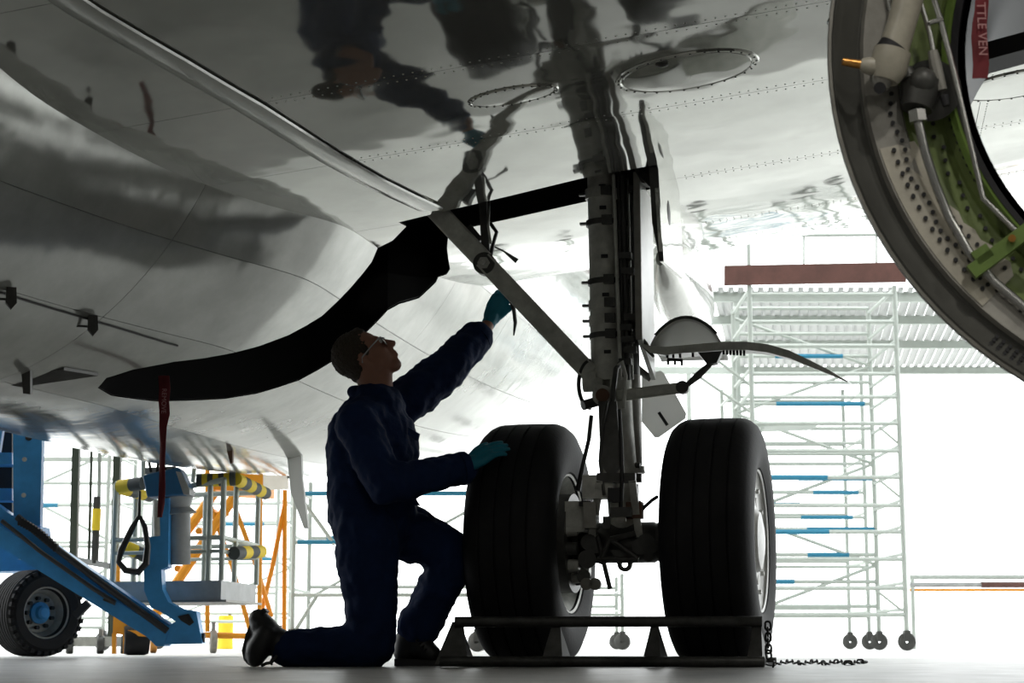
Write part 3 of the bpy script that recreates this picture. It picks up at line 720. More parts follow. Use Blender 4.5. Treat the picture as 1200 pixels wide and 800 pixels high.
# ================================================================== CHOCK AND CHAIN
CK = empty('wheel_chock', W(705, 775, 7.15)); CK.location.z = 0
tag(CK, 'dark steel frame chock of two long tubes in front of the tires', 'wheel chock')
def cp(px, py, Yl=7.22, Yr=7.08):
    t = (px-515)/(895-515); return W(px, py, Yl+(Yr-Yl)*t)
def gz(p, z): return V((p.x, p.y, z))
r0, r1 = gz(cp(516, 775), .022), gz(cp(896, 775), .022)
t0, t1 = cp(527, 729), cp(889, 727)
zt = (t0.z+t1.z)/2
back = V((.04, .10, 0))
part(MB().tube([r0, r1], .021, 16), 'lower_rail', STEELP, CK); part(MB().tube([gz(t0, zt)+back*.5, gz(t1, zt)+back*.5], .021, 16), 'upper_rail', STEELP, CK)
part(MB().tube([r0+back*1.8, r1+back*1.8], .016, 12), 'rear_rail', STEELP, CK)
for (x, w0, w1) in ((531, .032, .075), (648, .02, .05), (765, .018, .042), (886, .022, .035)):
    p = cp(x, 775); c = V((p.x, p.y+.02, 0)); tp = gz(c, zt)+back*.4
    ax_ = (r1-r0).normalized()
    b = MB().prism([c-ax_*w1+V((0, 0, .01)), c+ax_*w1*.8+V((0, 0, .01)), tp+ax_*w0*.7, tp-ax_*w0*.7], (0, .012, 0))
    part(b, 'gusset_plate', STEELP, CK)
    part(MB().prism([gz(c, .008), gz(c, .008)+back*1.9, tp+V((0, .02, 0)), tp], ax_*.01), 'side_gusset', STEELP, CK)
rebase(CK)
CH = empty('chain', Wz(960, 776, 0)); tag(CH, 'black steel chain lying on the floor beside the chock end', 'chain')
pts = [Wz(904+i*3.6, 776.3+.9*math.sin(i*.8), .008) for i in range(31)]
tl = [V((r1.x+.012, r1.y-.03, .16-.022*i)) for i in range(6)]
allp = tl+[V((r1.x+.02+.012*i, r1.y-.025+.006*i, .012)) for i in range(2)]+pts
def linkmesh(L=.034, wd=.011, r=.0045):
    b = MB(); p = []
    for k in range(16):
        t = 2*PI*k/16; x = math.cos(t)*wd+0; y = math.sin(t)*wd; y += (L/2-wd)*(1 if y > 0 else -1); p.append(V((x, y, 0)))
    p.append(p[0]); return b.tube(p, r, 6, cap=False).mesh('link')
LK = linkmesh()
for i, p in enumerate(allp):
    q = allp[min(i+1, len(allp)-1)]; d = q-allp[i-1 if i == len(allp)-1 else i]
    if d.length < 1e-5: d = V((1, 0, 0))
    o = obj('link', LK, CHAINM, CH, 40); m = d.to_track_quat('Y', 'Z').to_matrix().to_4x4() @ M.Rotation(PI/2*(i % 2)+.25, 4, 'Y')
    o.matrix_local = M.Translation(p-CH.location) @ m
# ================================================================== STREAMER
def streamer(name, pts, wds, label, text=None, tpos=.3):
    base = V(pts[-1]); R_ = empty(name, base); tag(R_, label, 'streamer')
    vs = []; fs = []
    for i, (p, wd) in enumerate(zip(pts, wds)):
        p = V(p); tw = .35*math.sin(i*.9)
        s = V((math.cos(tw), math.sin(tw), 0))*wd/2
        vs += [p-s, p+V((0, -.004, 0)), p+s, p+s+V((0, .002, 0)), p+V((0, -.002, 0)), p-s+V((0, .002, 0))]
    for i in range(len(pts)-1):
        for k in range(6): fs.append((6*i+k, 6*i+(k+1) % 6, 6*i+6+(k+1) % 6, 6*i+6+k))
    fs += [tuple(range(6)), tuple(6*(len(pts)-1)+k for k in range(5, -1, -1))]
    o = part(MB().add(vs, fs), 'ribbon', REDT, R_, 60); rebase(R_); return R_, o
def letters(txt, size, parent, mtx, m):
    cu = bpy.data.curves.new('t', 'FONT'); cu.body = txt; cu.size = size; cu.extrude = .0005; cu.align_x = 'CENTER'; cu.align_y = 'CENTER'
    t = bpy.data.objects.new('t', cu); COL.objects.link(t); dg = bpy.context.evaluated_depsgraph_get()
    me = bpy.data.meshes.new_from_object(t.evaluated_get(dg)); bpy.data.objects.remove(t)
    o = obj('lettering', me, m, parent, 0); o.matrix_local = mtx; return o
SP = [W(192, 440, 8.05), W(193, 455, 8.05), W(192, 470, 8.04), W(193, 485, 8.04), W(191, 500, 8.04), W(191, 520, 8.04), W(190, 545, 8.04), W(190, 570, 8.03), W(189, 590, 8.03), W(187, 606, 8.03)]
R_, rb = streamer('warning_streamer', SP, [.05, .05, .048, .046, .036, .03, .028, .03, .03, .022], 'dark red warning ribbon hanging from the open wheel bay')
mid = W(192.5, 470, 8.03)-R_.location
letters('REMOVE', .03, R_, M.Translation(mid+V((0, -.012, 0))) @ M.Rotation(PI/2, 4, 'X') @ M.Rotation(-PI/2, 4, 'Z'), REDL)
p0 = l2w(LP(1150, -20, EC.y+.02)); p1 = l2w(LP(1148, 92, EC.y+.02))
SP = [p0.lerp(p1, i/7)+V((.003*math.sin(i*1.3), 0, 0)) for i in range(8)]
R2, rb = streamer('warning_streamer', SP, [.036]*8, 'red lettered warning ribbon hanging inside the engine ring')
letters('TTLE VEN', .03, R2, M.Translation(p0.lerp(p1, .5)-R2.location+V((0, -.012, 0))) @ M.Rotation(PI/2, 4, 'X') @ M.Rotation(-PI/2, 4, 'Z'), REDL)

# ================================================================== BLUE BOOM LIFT
LF = empty('boom_lift', Wz(60, 769, 0)); tag(LF, 'blue boom lift with black tire and grey basket by the yellow stair', 'lift')
LY = 11.6
def wp(poly, Y, th, name, m, par=LF): return part(MB().prism([W(x, y, Y) for x, y in poly], (0, th, 0)), name, m, par)
# tire with blue hub
tc = W(42, 718, 12.0); RT = (tc.z); axd = V((.72, -.69, 0)).normalized()
RT = tc.z-.002
tp = [(.55, -.48), (.8, -.52), (.93, -.46), (1.0, -.36)]
for k in range(7):
    g = -.32+k*.105; tp += [(1.0, g-.02), (.965, g-.015), (.965, g+.015), (1.0, g+.02)]
tp += [(1.0, .38), (.95, .46), (.82, .52), (.62, .5), (.56, .42), (.5, .2), (.5, -.3), (.55, -.48)]
tt = part(MB().lathe([(r*RT, h*RT) for r, h in tp], tc, axd, 64, flat=.002), 'tire', RUBBER, LF, 30)
for k in range(32):
    a_ = 2*PI*k/32; x_, y_ = basis(axd); rad = x_*math.cos(a_)+y_*math.sin(a_)
    p = tc+rad*RT*.93+axd*RT*.44
    part(MB().box(p, (RT*.09, RT*.1, RT*.16), M((rad, rad.cross(axd), axd)).transposed()), 'tread_block', RUBBER, tt)
wh = part(MB().lathe([(.56*RT, .44*RT), (.6*RT, .47*RT), (.58*RT, .4*RT), (.52*RT, .3*RT), (.45*RT, .12*RT), (.2*RT, .12*RT)], tc, axd, 48), 'wheel_rim', FLANGE, LF)
hb = part(MB().lathe([(.25*RT, .1*RT), (.25*RT, .2*RT), (.16*RT, .24*RT), (.15*RT, .36*RT), (.11*RT, .4*RT), (0, .4*RT)], tc, axd, 28), 'hub', BLUE, LF)
for k in range(9):
    a_ = 2*PI*k/9; x_, y_ = basis(axd); p = tc+(x_*math.cos(a_)+y_*math.sin(a_))*RT*.34+axd*RT*.12
    part(MB().tube([p, p+axd*.03], .014, 6), 'wheel_nut', LDARK, wh)
# chassis and turret tower
wp([(-30, 640), (20, 640), (62, 652), (62, 668), (-30, 670)], 12.25, .35, 'chassis', BLUE)
part(MB().tube([W(20, 700, 12.5), W(-60, 700, 12.5)], .05, 12), 'axle_beam', LDARK, LF)
tw = wp([(15, 480), (50, 480), (47, 616), (16, 616)], 11.7, .07, 'tower_plate', BLUE)
wp([(16, 616), (47, 616), (52, 650), (20, 655)], 11.8, .25, 'tower_foot', BLUE)
for (x, y, r) in ((33.5, 512, .023), (28.5, 538, .015), (27.5, 580, .015)):
    p = W(x, y, 11.69); part(MB().tube([p, p+V((0, .02, 0))], r, 16), 'tower_hole' if r > .02 else 'tower_bolt', LDARK if r > .02 else GEARG, tw)
wp([(-30, 480), (14, 480), (14, 612), (-30, 612)], 11.95, .1, 'tower_back', LDARK)
for (y0, y1) in ((492, 497), (530, 544), (572, 586)): wp([(-20, y0), (14, y0), (14, y1), (-20, y1)], 11.75, .2, 'tower_rung', BLUE)
wp([(-20, 500), (3, 504), (-1, 530), (-20, 530)], 11.72, .05, 'tower_cylinder', BLUE)
# boom beams
def beam(p, q, y0, y1, dep, name, m, Y=LY): return wp([(p, y0[0]), (q, y1[0]), (q, y1[1]), (p, y0[1])], Y, dep, name, m)
beam(-40, 199, (566, 600), (732, 742), .16, 'boom', BLUE, LY+.05)
beam(-40, 190, (590, 616), (738, 757), .2, 'boom_lower', BLUE, LY)
part(MB().tube([W(20, 605, LY-.02), W(60, 638, LY-.02), W(120, 684, LY-.02), W(196, 739, LY-.02)], .022, 8), 'cable_chain', LDARK, LF)
part(MB().tube([W(2, 610, LY-.02), W(50, 648, LY-.02), W(110, 690, LY-.02), W(135, 706, LY-.02)], .014, 8), 'cable', HOSE, LF)
for k in range(14):
    x = 24+k*3.2; p = W(x, 611+k*2.35-3*math.sin(k/13*PI), LY-.03); part(MB().box(p, (.024, .05, .05)), 'cable_link', LDARK, LF)
part(MB().bar(W(88, 722, 11.9), W(104, 706, 11.9), .05, .05), 'steer_rod', LDARK, LF)
wp([(124, 697), (136, 704), (134, 709), (120, 703)], LY-.02, .04, 'boom_clip', GEARD)
wp([(170, 744), (191, 733), (199, 732), (192, 757), (183, 757)], LY-.01, .22, 'boom_nose', BLUE)
# platform bracket
br = wp([(172, 629), (186, 628), (187, 585), (198, 583), (197, 664), (189, 667), (190, 690), (197, 705), (212, 713), (230, 716), (237, 754), (190, 755), (198, 732), (206, 728), (187, 716), (177, 712), (169, 692), (168, 645)], LY+.0, .14, 'basket_bracket', BLUE)
wp([(208, 722), (221, 719), (227, 729), (222, 733), (212, 727)], LY-.012, .012, 'bracket_recess', LDARK)
part(MB().tube([W(234, 747, LY+.05), W(240, 747, LY+.05)], .03, 12), 'bracket_pin', LDARK, LF)
part(MB().tube([W(210, 600, 11.75), W(210, 661, 11.75)], .073, 28), 'rotator_cylinder', LGREY, LF)
part(MB().tube([W(206, 579, 11.75), W(207, 588, 11.75), W(208, 596, 11.75), W(209, 603, 11.75)], [.13, .1, .085, .12], 28), 'rotator_flange', LGREY, LF)
part(MB().tube([W(184, 586, 11.62), W(185, 628, 11.62)], .028, 14), 'piston_rod', GEARG, LF)
cb = wp([(167, 557), (173, 555), (209, 547), (213, 553), (222, 573), (217, 579), (172, 582)], 11.55, .2, 'control_box', BLUED); bevel(cb, .01)
wp([(212, 553), (222, 573), (222, 579), (215, 579), (206, 552)], 11.545, .19, 'control_panel', LGREY)
for x in (177, 184, 192, 202): part(MB().tube([W(x, 553, 11.6), W(x+(2 if x > 180 else -3), 538 if x < 190 else 548, 11.6)], .009, 8), 'control_lever', LDARK, LF)
wp([(170, 548), (205, 546), (206, 553), (170, 555)], 11.62, .05, 'control_cap', LGREY)
# basket floor and rails
def bx(x, y, Y): return W(x, y, Y)
zt_, zb_ = W(257, 680, 11.8).z, W(257, 703, 11.8).z
f0, f1, f2, f3 = W(132, 690, 12.05), W(259, 690, 11.75), W(300, 690, 12.75), W(178, 690, 13.1)
fl_ = part(MB().prism([gz(p, zb_) for p in (f0, f1, f2, f3)], (0, 0, zt_-zb_)), 'basket_tray', LGREY, LF)
pl_ = [gz(f0, zb_-.012)+V((-.02, -.03, 0)), gz(f1, zb_-.012)+V((.04, -.03, 0)), gz(f2, zb_-.012)+V((.04, .03, 0)), gz(f3, zb_-.012)+V((-.02, .03, 0))]
part(MB().prism(pl_, (0, 0, .014)), 'tray_lip', FLANGE, LF)
g = [gz(f0, zt_), gz(f1, zt_), gz(f2, zt_), gz(f3, zt_)]
ztop = W(225, 566, 12.0).z; zmid = W(240, 632, 12.0).z
def post(p): part(MB().tube([p, gz(p, ztop)], .019, 10), 'basket_post', SCAF, LF)
for p in g: post(p)
post(g[0].lerp(g[1], .88)); post(g[1].lerp(g[2], .35)); post(g[3].lerp(g[2], .5)); post(g[0].lerp(g[3], .5))
for z, r in ((ztop, .019), (zmid, .016), ((zmid+zt_)/2+.05, .013)):
    for i in range(4):
        if i == 0 and z == ztop: continue
        part(MB().tube([gz(g[i], z), gz(g[(i+1) % 4], z)], r, 10), 'basket_rail', SCAF, LF)
part(MB().tube([gz(g[0], ztop), gz(g[0].lerp(g[1], .22), ztop)], .019, 10), 'basket_rail', SCAF, LF)
part(MB().tube([W(222, 570, 11.8), W(229, 568, 11.8), gz(g[1], ztop)], .019, 10), 'basket_rail', SCAF, LF)
hz0 = W(168, 540, 12.4); part(MB().tube([W(168, 560, 12.4), W(168, 536, 12.4), W(175, 530, 12.4), W(215, 529, 12.4), W(225, 533, 12.4), W(228, 545, 12.4), W(226, 565, 12.4)], .016, 10), 'guard_hoop', SCAF, LF)
def pad(p, q, n, start=0, r=.044):
    p, q = V(p), V(q)
    for k in range(n):
        part(MB().tube([p.lerp(q, k/n), p.lerp(q, (k+1)/n)], r, 14), 'foam_pad', (YELL, FOAMD)[(k+start) % 2], LF)
pad(W(231, 563, 11.8), W(276, 561, 11.8), 7, 1); pad(W(276, 561, 11.8), W(311, 578, 12.6), 6, 0)
pad(W(168, 566, 11.95), W(140, 570, 12.05), 2, 1); pad(W(141, 573, 12.1), W(176, 582, 12.6), 4, 0, .036)
pad(W(274, 648, 11.9), W(306, 646, 12.4), 4, 1); pad(W(146, 640, 12.1), W(172, 652, 12.2), 2, 0)
# black strap loop
part(MB().tube([W(164, 575, 11.5), W(163, 604, 11.5), W(155, 618, 11.5), W(142, 645, 11.5), W(139, 658, 11.5), W(147, 668, 11.5), W(162, 670, 11.5), W(171, 660, 11.5), W(173, 640, 11.5), W(170, 618, 11.5), W(164, 605, 11.5)], [.008, .012, .02, .022, .018, .022, .024, .024, .02, .018, .012], 8), 'strap', HOSE, LF)
rebase(LF)

# ================================================================== ORANGE STAIR PLATFORM
ST = empty('work_platform', Wz(270, 760, 0)); tag(ST, 'orange wheeled work platform with crossed braces beside the lift basket', 'work platform'); SY = 16.0
def sp(name, m, pts, r): return part(MB().tube([W(x, y, Y) for x, y, Y in pts], r, 10), name, m, ST)
part(MB().prism([W(246, 555, SY), W(308, 550, SY), W(308, 576, SY), W(288, 576, SY), W(246, 573, SY)], (0, .8, 0)), 'deck_side', ORANGE, ST)
part(MB().prism([W(308.5, 551, SY+.02), W(338, 551, SY+.4), W(338, 573, SY+.4), W(308.5, 574, SY+.02)], (0, .02, 0)), 'end_panel', PALE, ST)
part(MB().prism([W(302, 541, SY-.02), W(309, 541, SY-.02), W(309, 553, SY-.02), W(302, 553, SY-.02)], (0, .05, 0)), 'corner_block', FOAMD, ST)
part(MB().prism([W(333, 543, SY+.38), W(339, 543, SY+.38), W(339, 560, SY+.38), W(333, 560, SY+.38)], (0, .05, 0)), 'corner_block', FOAMD, ST)
for a_ in ([(243, 531, SY), (243, 740, SY)], [(273, 535, SY), (273, 556, SY)], [(305, 574, SY), (304, 742, SY)], [(334, 574, SY+.4), (333, 742, SY+.4)]): sp('post', ORANGE, a_, .022)
for a_ in ([(253, 575, SY), (200, 648, SY)], [(277, 578, SY), (222, 660, SY), (165, 745, SY)]): sp('stringer', ORANGE, a_, .045)
for a_ in ([(244, 585, SY), (271, 660, SY), (294, 742, SY)], [(272, 585, SY), (300, 662, SY), (318, 722, SY+.2)], [(334, 590, SY+.4), (319, 665, SY+.4), (305, 722, SY+.2)]): sp('brace', ORANGE, a_, .022)
sp('cross_bar', ORANGE, [(236, 600, SY), (268, 603, SY)], .015)
sp('base_rail', ORANGE, [(160, 742, SY), (330, 746, SY)], .028); sp('base_rail', ORANGE, [(305, 744, SY), (334, 744, SY+.4)], .025)
for k in range(5):
    t = k/5; sp('tread', ORANGE, [(245-62*t, 600+110*t, SY), (252-62*t, 600+110*t, SY+.6)], .03)
def castor(px, Y, r, par, m1=GEARD, nm='castor'):
    b = W(px, 750, Y); c = V((b.x, b.y, r))
    o = part(MB().lathe([(.3*r, -.03), (.9*r, -.03), (r, -.02), (r, .02), (.9*r, .03), (.3*r, .03)], c, (1, .25, 0), 20), nm, m1, par)
    part(MB().bar(c+V((0, 0, r*1.7)), c, .05, .03), 'fork', FLANGE, o); return o
castor(250, SY, .10, ST, FLANGE); castor(180, SY, .1, ST, BRASS); castor(148, SY, .13, ST, BRASS); castor(328, SY+.2, .09, ST)
rebase(ST)
OC = empty('hand_truck', Wz(145, 763, 0)); tag(OC, 'small orange wheeled cart standing behind the lift boom', 'cart')
part(MB().prism([W(133, 720, 13.5), W(150, 724, 13.5), W(149, 744, 13.5), W(132, 742, 13.5)], (0, .15, 0)), 'body', ORANGE, OC)
for x in (134, 147): part(MB().bar(W(x, 742, 13.5), gz(W(x, 760, 13.5), .01), .03, .03), 'leg', ORANGE, OC)
part(MB().tube([W(138, 660, 13.6), W(138, 724, 13.6)], .02, 8), 'handle', ORANGE, OC)
c = W(160, 745, 13.5); c.z = .11; part(MB().lathe([(.03, -.09), (.1, -.09), (.11, -.06), (.11, .06), (.1, .09), (.03, .09)], c, (1, .3, 0), 28), 'wheel', RUBBER, OC)
part(MB().prism([W(150, 738, 13.4), W(167, 739, 13.4), W(172, 746, 13.4), W(151, 744, 13.4)], (0, .2, 0)), 'fender', ORANGE, OC)
rebase(OC)
# ================================================================== OLIVE MAST FRAME
MF = empty('mast_frame', Wz(115, 762, 0)); tag(MF, 'frame of two tall dark olive posts on a grey base beam', 'mast'); MY = 15.0
for (x0, x1) in ((91, 84), (140, 131)): part(MB().bar(W(x0, 470, MY), gz(W(x1, 750, MY), .1), .065, .06), 'mast_post', OLIVE, MF)
part(MB().bar(gz(W(78, 750, MY), .10), gz(W(150, 750, MY), .10), .07, .08), 'base_beam', GEARG, MF)
part(MB().bar(W(86, 655, MY), W(134, 664, MY), .05, .05), 'cross_beam', LGREY, MF)
part(MB().tube([W(108, 500, MY), W(104, 660, MY)], .012, 8), 'guide_rod', OLIVE, MF)
part(MB().tube([W(117, 505, MY), W(116, 582, MY)], .016, 8), 'guide_rod', SCAF, MF); part(MB().tube([W(114, 582, MY), W(111, 660, MY)], .03, 10), 'guide_sleeve', GEARD, MF)
part(MB().tube([W(113.5, 596, MY-.04), W(112.5, 621, MY-.04)], .035, 14), 'foam_sleeve', YELL, MF)
part(MB().tube([W(118, 508, MY), W(117, 520, MY)], [.03, .015], 10), 'pulley', LDARK, MF)
for x in (82, 118, 146): castor(x, MY, .075, MF)
rebase(MF)
# ================================================================== SCAFFOLDS
def tower(name, label, xs, Y0, Y1, zs, top, base_px, group=None, braces=True, r=.024, blues=(), cast=True):
    R_ = empty(name, V(((xs[0]+xs[1])/2, (Y0+Y1)/2, 0))); tag(R_, label, 'scaffold', group)
    for Y in (Y0, Y1):
        for x in xs: part(MB().tube([V((x, Y, .16 if cast else 0)), V((x, Y, top))], r, 10), 'post', SCAF, R_)
    for i, z in enumerate(zs):
        for k, Y in enumerate((Y0, Y1)):
            zz = z+.12*k
            part(MB().tube([V((xs[0], Y, zz)), V((xs[1], Y, zz))], r*.8, 8), 'ledger', SCAF, R_)
            if (i, k) in blues:
                a_, b_ = blues[(i, k)]; part(MB().tube([V((xs[0]+(xs[1]-xs[0])*a_, Y, zz)), V((xs[0]+(xs[1]-xs[0])*b_, Y, zz))], r*.95, 8), 'blue_sleeve', SCAFB, R_)
        for x in xs: part(MB().tube([V((x, Y0, z+.06)), V((x, Y1, z+.06))], r*.7, 8), 'transom', SCAF, R_)
    if braces:
        for i in range(0, len(zs)-2, 2):
            part(MB().tube([V((xs[i//2 % 2], Y1, zs[i])), V((xs[1-i//2 % 2], Y1, zs[i+2]))], r*.7, 8), 'diagonal', SCAF, R_)
    if cast:
        for Y in (Y0, Y1):
            for x in xs:
                o = part(MB().lathe([(.02, -.03), (.085, -.03), (.1, -.02), (.1, .02), (.085, .03), (.02, .03)], (x, Y, .1), (.45, 1, 0), 20), 'castor', GEARD, R_)
                part(MB().bar((x, Y, .22), (x, Y, .1), .1, .07), 'castor_fork', GEARD, o)
    return R_
RY0, RY1 = 20.0, 21.5
XL, XR = W(884, 600, RY0).x, W(1061, 700, RY0).x
def zat(py, Y): return W(900, py, Y).z
SR = tower('scaffold_tower', 'tall pale aluminium scaffold tower on castors with brown toe board', (XL, XR), RY0, RY1,
           [zat(y, RY0) for y in (720, 689, 655, 623, 592, 559, 528, 496, 465, 438, 405, 377, 345)], zat(335, RY0), 970, r=.029, blues={(5, 0): (.0, .5), (3, 0): (.0, .5), (8, 1): (.3, .95), (4, 1): (.0, .45), (2, 1): (.5, .8), (3, 1): (.5, 1), (5, 1): (.45, 1.0), (10, 1): (.3, .8), (1, 1): (.0, .4)})
part(MB().tube([V((XL, RY0, zat(345, RY0))), V((XL, RY0, zat(266, RY0)))], .024, 10), 'post', SCAF, SR)
part(MB().tube([V((XL, RY0, zat(276, RY0))), V((XR+1.0, RY0, zat(274, RY0)))], .02, 8), 'guard_rail', SCAF, SR)
for x in (942, 1027): part(MB().tube([W(x, 258, RY0+.02), W(x, 312, RY0+.02)], .012, 8), 'guard_post', SCAF, SR)
part(MB().prism([W(849, 311, RY0-.05), W(1062, 307, RY0-.05), W(1062, 330, RY0-.05), W(849, 334, RY0-.05)], (0, .035, 0)), 'toe_board', PLANK, SR)
part(MB().prism([W(870, 496, RY0+.4), W(960, 493, RY0+.4), W(960, 497, RY0+.4), W(870, 500, RY0+.4)], (0, .6, 0)), 'deck', SCAF, SR)
part(MB().tube([W(812, 436, RY0+.3), W(880, 483, RY0+.3)], .018, 8), 'outrigger', SCAF, SR); part(MB().tube([W(838, 420, RY0+.3), W(884, 455, RY0+.3)], .018, 8), 'outrigger', SCAF, SR)
for y0, y1, x0, x1 in ((500, 524, 894, 884), (562, 585, 896, 884), (500, 524, 1030, 1058), (562, 585, 1030, 1058), (690, 716, 1025, 1058), (690, 716, 905, 884)):
    part(MB().tube([W(x0, y0, RY0), W(x1, y1, RY0)], .014, 8), 'knee_brace', SCAF, SR)
rebase(SR)
t_ = tower('scaffold_tower', 'second pale scaffold bay close behind the toe board tower', (XL+.12, XR+.1), 22.6, 23.9, [zat(y, 22.6) for y in (722, 664, 606, 577, 543, 519, 465)], zat(440, 22.6), 0, r=.026, braces=False, blues={(2, 0): (.5, .9), (3, 0): (.6, .95)}); rebase(t_)
# corrugated canopy deck beyond the tower
CN = empty('dock_canopy', V((6.0, 24, 0))); tag(CN, 'white corrugated translucent canopy on pale beams behind the scaffold tower', 'canopy')
CZ = W(900, 347, 21.9).z; CY0, CY1 = 21.9, 28.2
cx0, cx1 = W(835, 400, 22).x, 10.5
pitch = .125; n = int((cx1-cx0)/pitch)
me_ = MB().prism([V((0, CY0, 0)), V((.07, CY0, .0)), V((.085, CY0, .05)), V((.07, CY0, .054)), V((.062, CY0, .006)), V((0, CY0, .006))], ((CY1-CY0)*.16, CY1-CY0, 0)).mesh('sheet_rib')
for k in range(n):
    o = obj('sheet_rib', me_, CORR, CN, 0); o.location = V((cx0+k*pitch, 0, CZ+.06)); 
for k in range(n):
    if k == 0: mm = MB().prism([V((.07, CY0, .05)), V((.14, CY0, .05)), V((.14, CY0, .056)), V((.07, CY0, .056))], ((CY1-CY0)*.16, CY1-CY0, 0)).mesh('sheet_crown')
    o = obj('sheet_crown', mm, CORR, CN, 0); o.location = V((cx0+k*pitch-.005, 0, CZ+.06))
for Y, y in ((22.0, 345), (23.6, 377), (25.6, 408), (28.1, 437)):
    part(MB().bar(V((cx0-.3, Y, CZ)), V((cx1, Y, CZ)), .08, .11), 'beam', SCAF, CN)
for x in (cx0+.3, cx1-.2):
    for Y in (22.0, 28.1): part(MB().bar(V((x, Y, 0)), V((x, Y, CZ)), .07, .07), 'column', SCAF, CN)
rebase(CN)
# barrier rail at right
BR = empty('barrier', V((8, 25, 0))); tag(BR, 'long low barrier with grey and maroon rails on the open floor', 'barrier')
for (y, m_, r) in ((676, SCAF, .03), (685, LGREY, .035), (691, ORANGE, .02)):
    part(MB().tube([W(1066, y, 25), W(1330, y, 25)], r, 10), 'rail', m_, BR)
part(MB().tube([W(1150, 685, 24.98), W(1330, 685, 24.98)], .042, 10), 'maroon_sleeve', PLANK, BR)
for x in (1069, 1320): part(MB().tube([gz(W(x, 700, 25), 0), W(x, 674, 25)], .03, 10), 'post', SCAF, BR)
rebase(BR)
# left and middle scaffolds
def X(px, Y): return W(px, 600, Y).x
def zz(py, Y): return W(600, py, Y).z
t_ = tower('scaffold_tower', 'pale scaffold bay with diagonal tubes behind the olive mast posts', (X(-20, 20), X(126, 20)), 20, 21.4, [zz(y, 20) for y in (735, 690, 640, 592, 566, 537, 500)], 3.4, 0, blues={(3, 0): (.35, .6), (1, 1): (.6, .9)}); rebase(t_)
t_ = tower('scaffold_tower', 'pale scaffold bay seen behind the lift basket and orange platform', (X(166, 23), X(326, 23)), 23, 24.4, [zz(y, 23) for y in (728, 695, 660, 614, 590, 556, 525)], 3.4, 0, blues={(3, 0): (.5, .9), (2, 1): (.4, .9)}); rebase(t_)
t_ = tower('scaffold_tower', 'scaffold bay with blue sleeved rails standing behind the kneeling mechanic', (X(345, 18), X(560, 18)), 18, 19.4, [zz(y, 18) for y in (697, 635, 578)], 1.8, 0, blues={(2, 0): (.05, 1), (1, 0): (.02, .35), (1, 1): (.1, .4), (2, 1): (.1, .5)}); 
part(MB().tube([W(356, 588, 18), W(392, 638, 18)], .02, 8), 'diagonal', SCAF, t_); part(MB().tube([W(344, 742, 18), W(372, 697, 18)], .02, 8), 'diagonal', SCAF, t_); rebase(t_)
t_ = tower('scaffold_tower', 'low scaffold trolley on castors seen between the two landing gear wheels', (X(640, 22), X(728, 22)), 22, 23.2, [zz(y, 22) for y in (720, 697)], zz(672, 22), 0); rebase(t_)
# far yellow drum
DR = empty('drum', Wz(268, 757, 0)); tag(DR, 'bright yellow drum far behind the basket floor', 'drum')
c = V((X(268, 24), 24.0, 0))
part(MB().lathe([(0, 0), (.1, 0), (.105, .02), (.1, .04), (.1, .16), (.106, .18), (.1, .2), (.1, .3), (.106, .32), (.1, .34), (.1, .42), (.09, .44), (0, .44)], c, (0, 0, 1), 28), 'shell', YELL, DR)
part(MB().tube([c+V((.05, 0, .44)), c+V((.05, 0, .46))], .02, 10), 'bung', FOAMD, DR); DR.location = c; rebase(DR)

# ================================================================== KNEELING MECHANIC
PY = 7.5
def J(px, py, Y=PY): return W(px, py, Y)
def blob(chains, vox, smooth=6, name='b', extra=None, disp=0, dscale=.08):
    """union of tapered chains -> one continuous surface"""
    b = MB()
    for ch in chains:
        pts = [V(c[0]) for c in ch]; rs = [c[1] for c in ch]
        for i, (p, r) in enumerate(zip(pts, rs)): b.ball(p, r, 14)
        for i in range(len(pts)-1):
            b.tube([pts[i], pts[i+1]], [rs[i], rs[i+1]], 14)
    if extra: extra(b)
    me = bpy.data.meshes.new(name); me.from_pydata(b.v, [], b.f)
    o = bpy.data.objects.new(name, me); COL.objects.link(o)
    bm = bmesh.new(); bm.from_mesh(me); bmesh.ops.remove_doubles(bm, verts=bm.verts, dist=1e-5); bmesh.ops.recalc_face_normals(bm, faces=bm.faces); bm.to_mesh(me); bm.free()
    r = o.modifiers.new('r', 'REMESH'); r.mode = 'VOXEL'; r.voxel_size = vox
    s = o.modifiers.new('s', 'SMOOTH'); s.factor = .5; s.iterations = smooth
    bake(o); me = o.data
    if disp:
        me.update()
        nr = [v.normal.copy() for v in me.vertices]
        for v, n_ in zip(me.vertices, nr):
            q = v.co/dscale; k = noise.noise(V((q.x, q.y, q.z*.7)))+.5*noise.noise(q*2.1)
            v.co = v.co+n_*disp*k
    bpy.data.objects.remove(o)
    return me
# joints
Rhip, Lhip = J(428, 618, 7.40), J(446, 612, 7.60)
Rkn, Rank = J(438, 757, 7.38), J(336, 760, 7.36)
Lkn, Lank = J(537, 649, 7.62), J(486, 742, 7.60)
Rsh, Rel, Rwr = J(418, 497, 7.32), J(452, 568, 7.24), J(545, 548, 7.42)
Lsh, Lel, Lwr = J(462, 481, 7.66), J(522, 434, 7.76), J(571, 382, 7.95)
pel, wai, che, nb = J(437, 604, 7.5), J(441, 560, 7.5), J(438, 512, 7.49), J(440, 470, 7.49)
PR = empty('person', V((J(430, 780, 7.45).x, 7.45, 0))); tag(PR, 'kneeling mechanic in navy coveralls and teal gloves inspecting the gear', 'person')
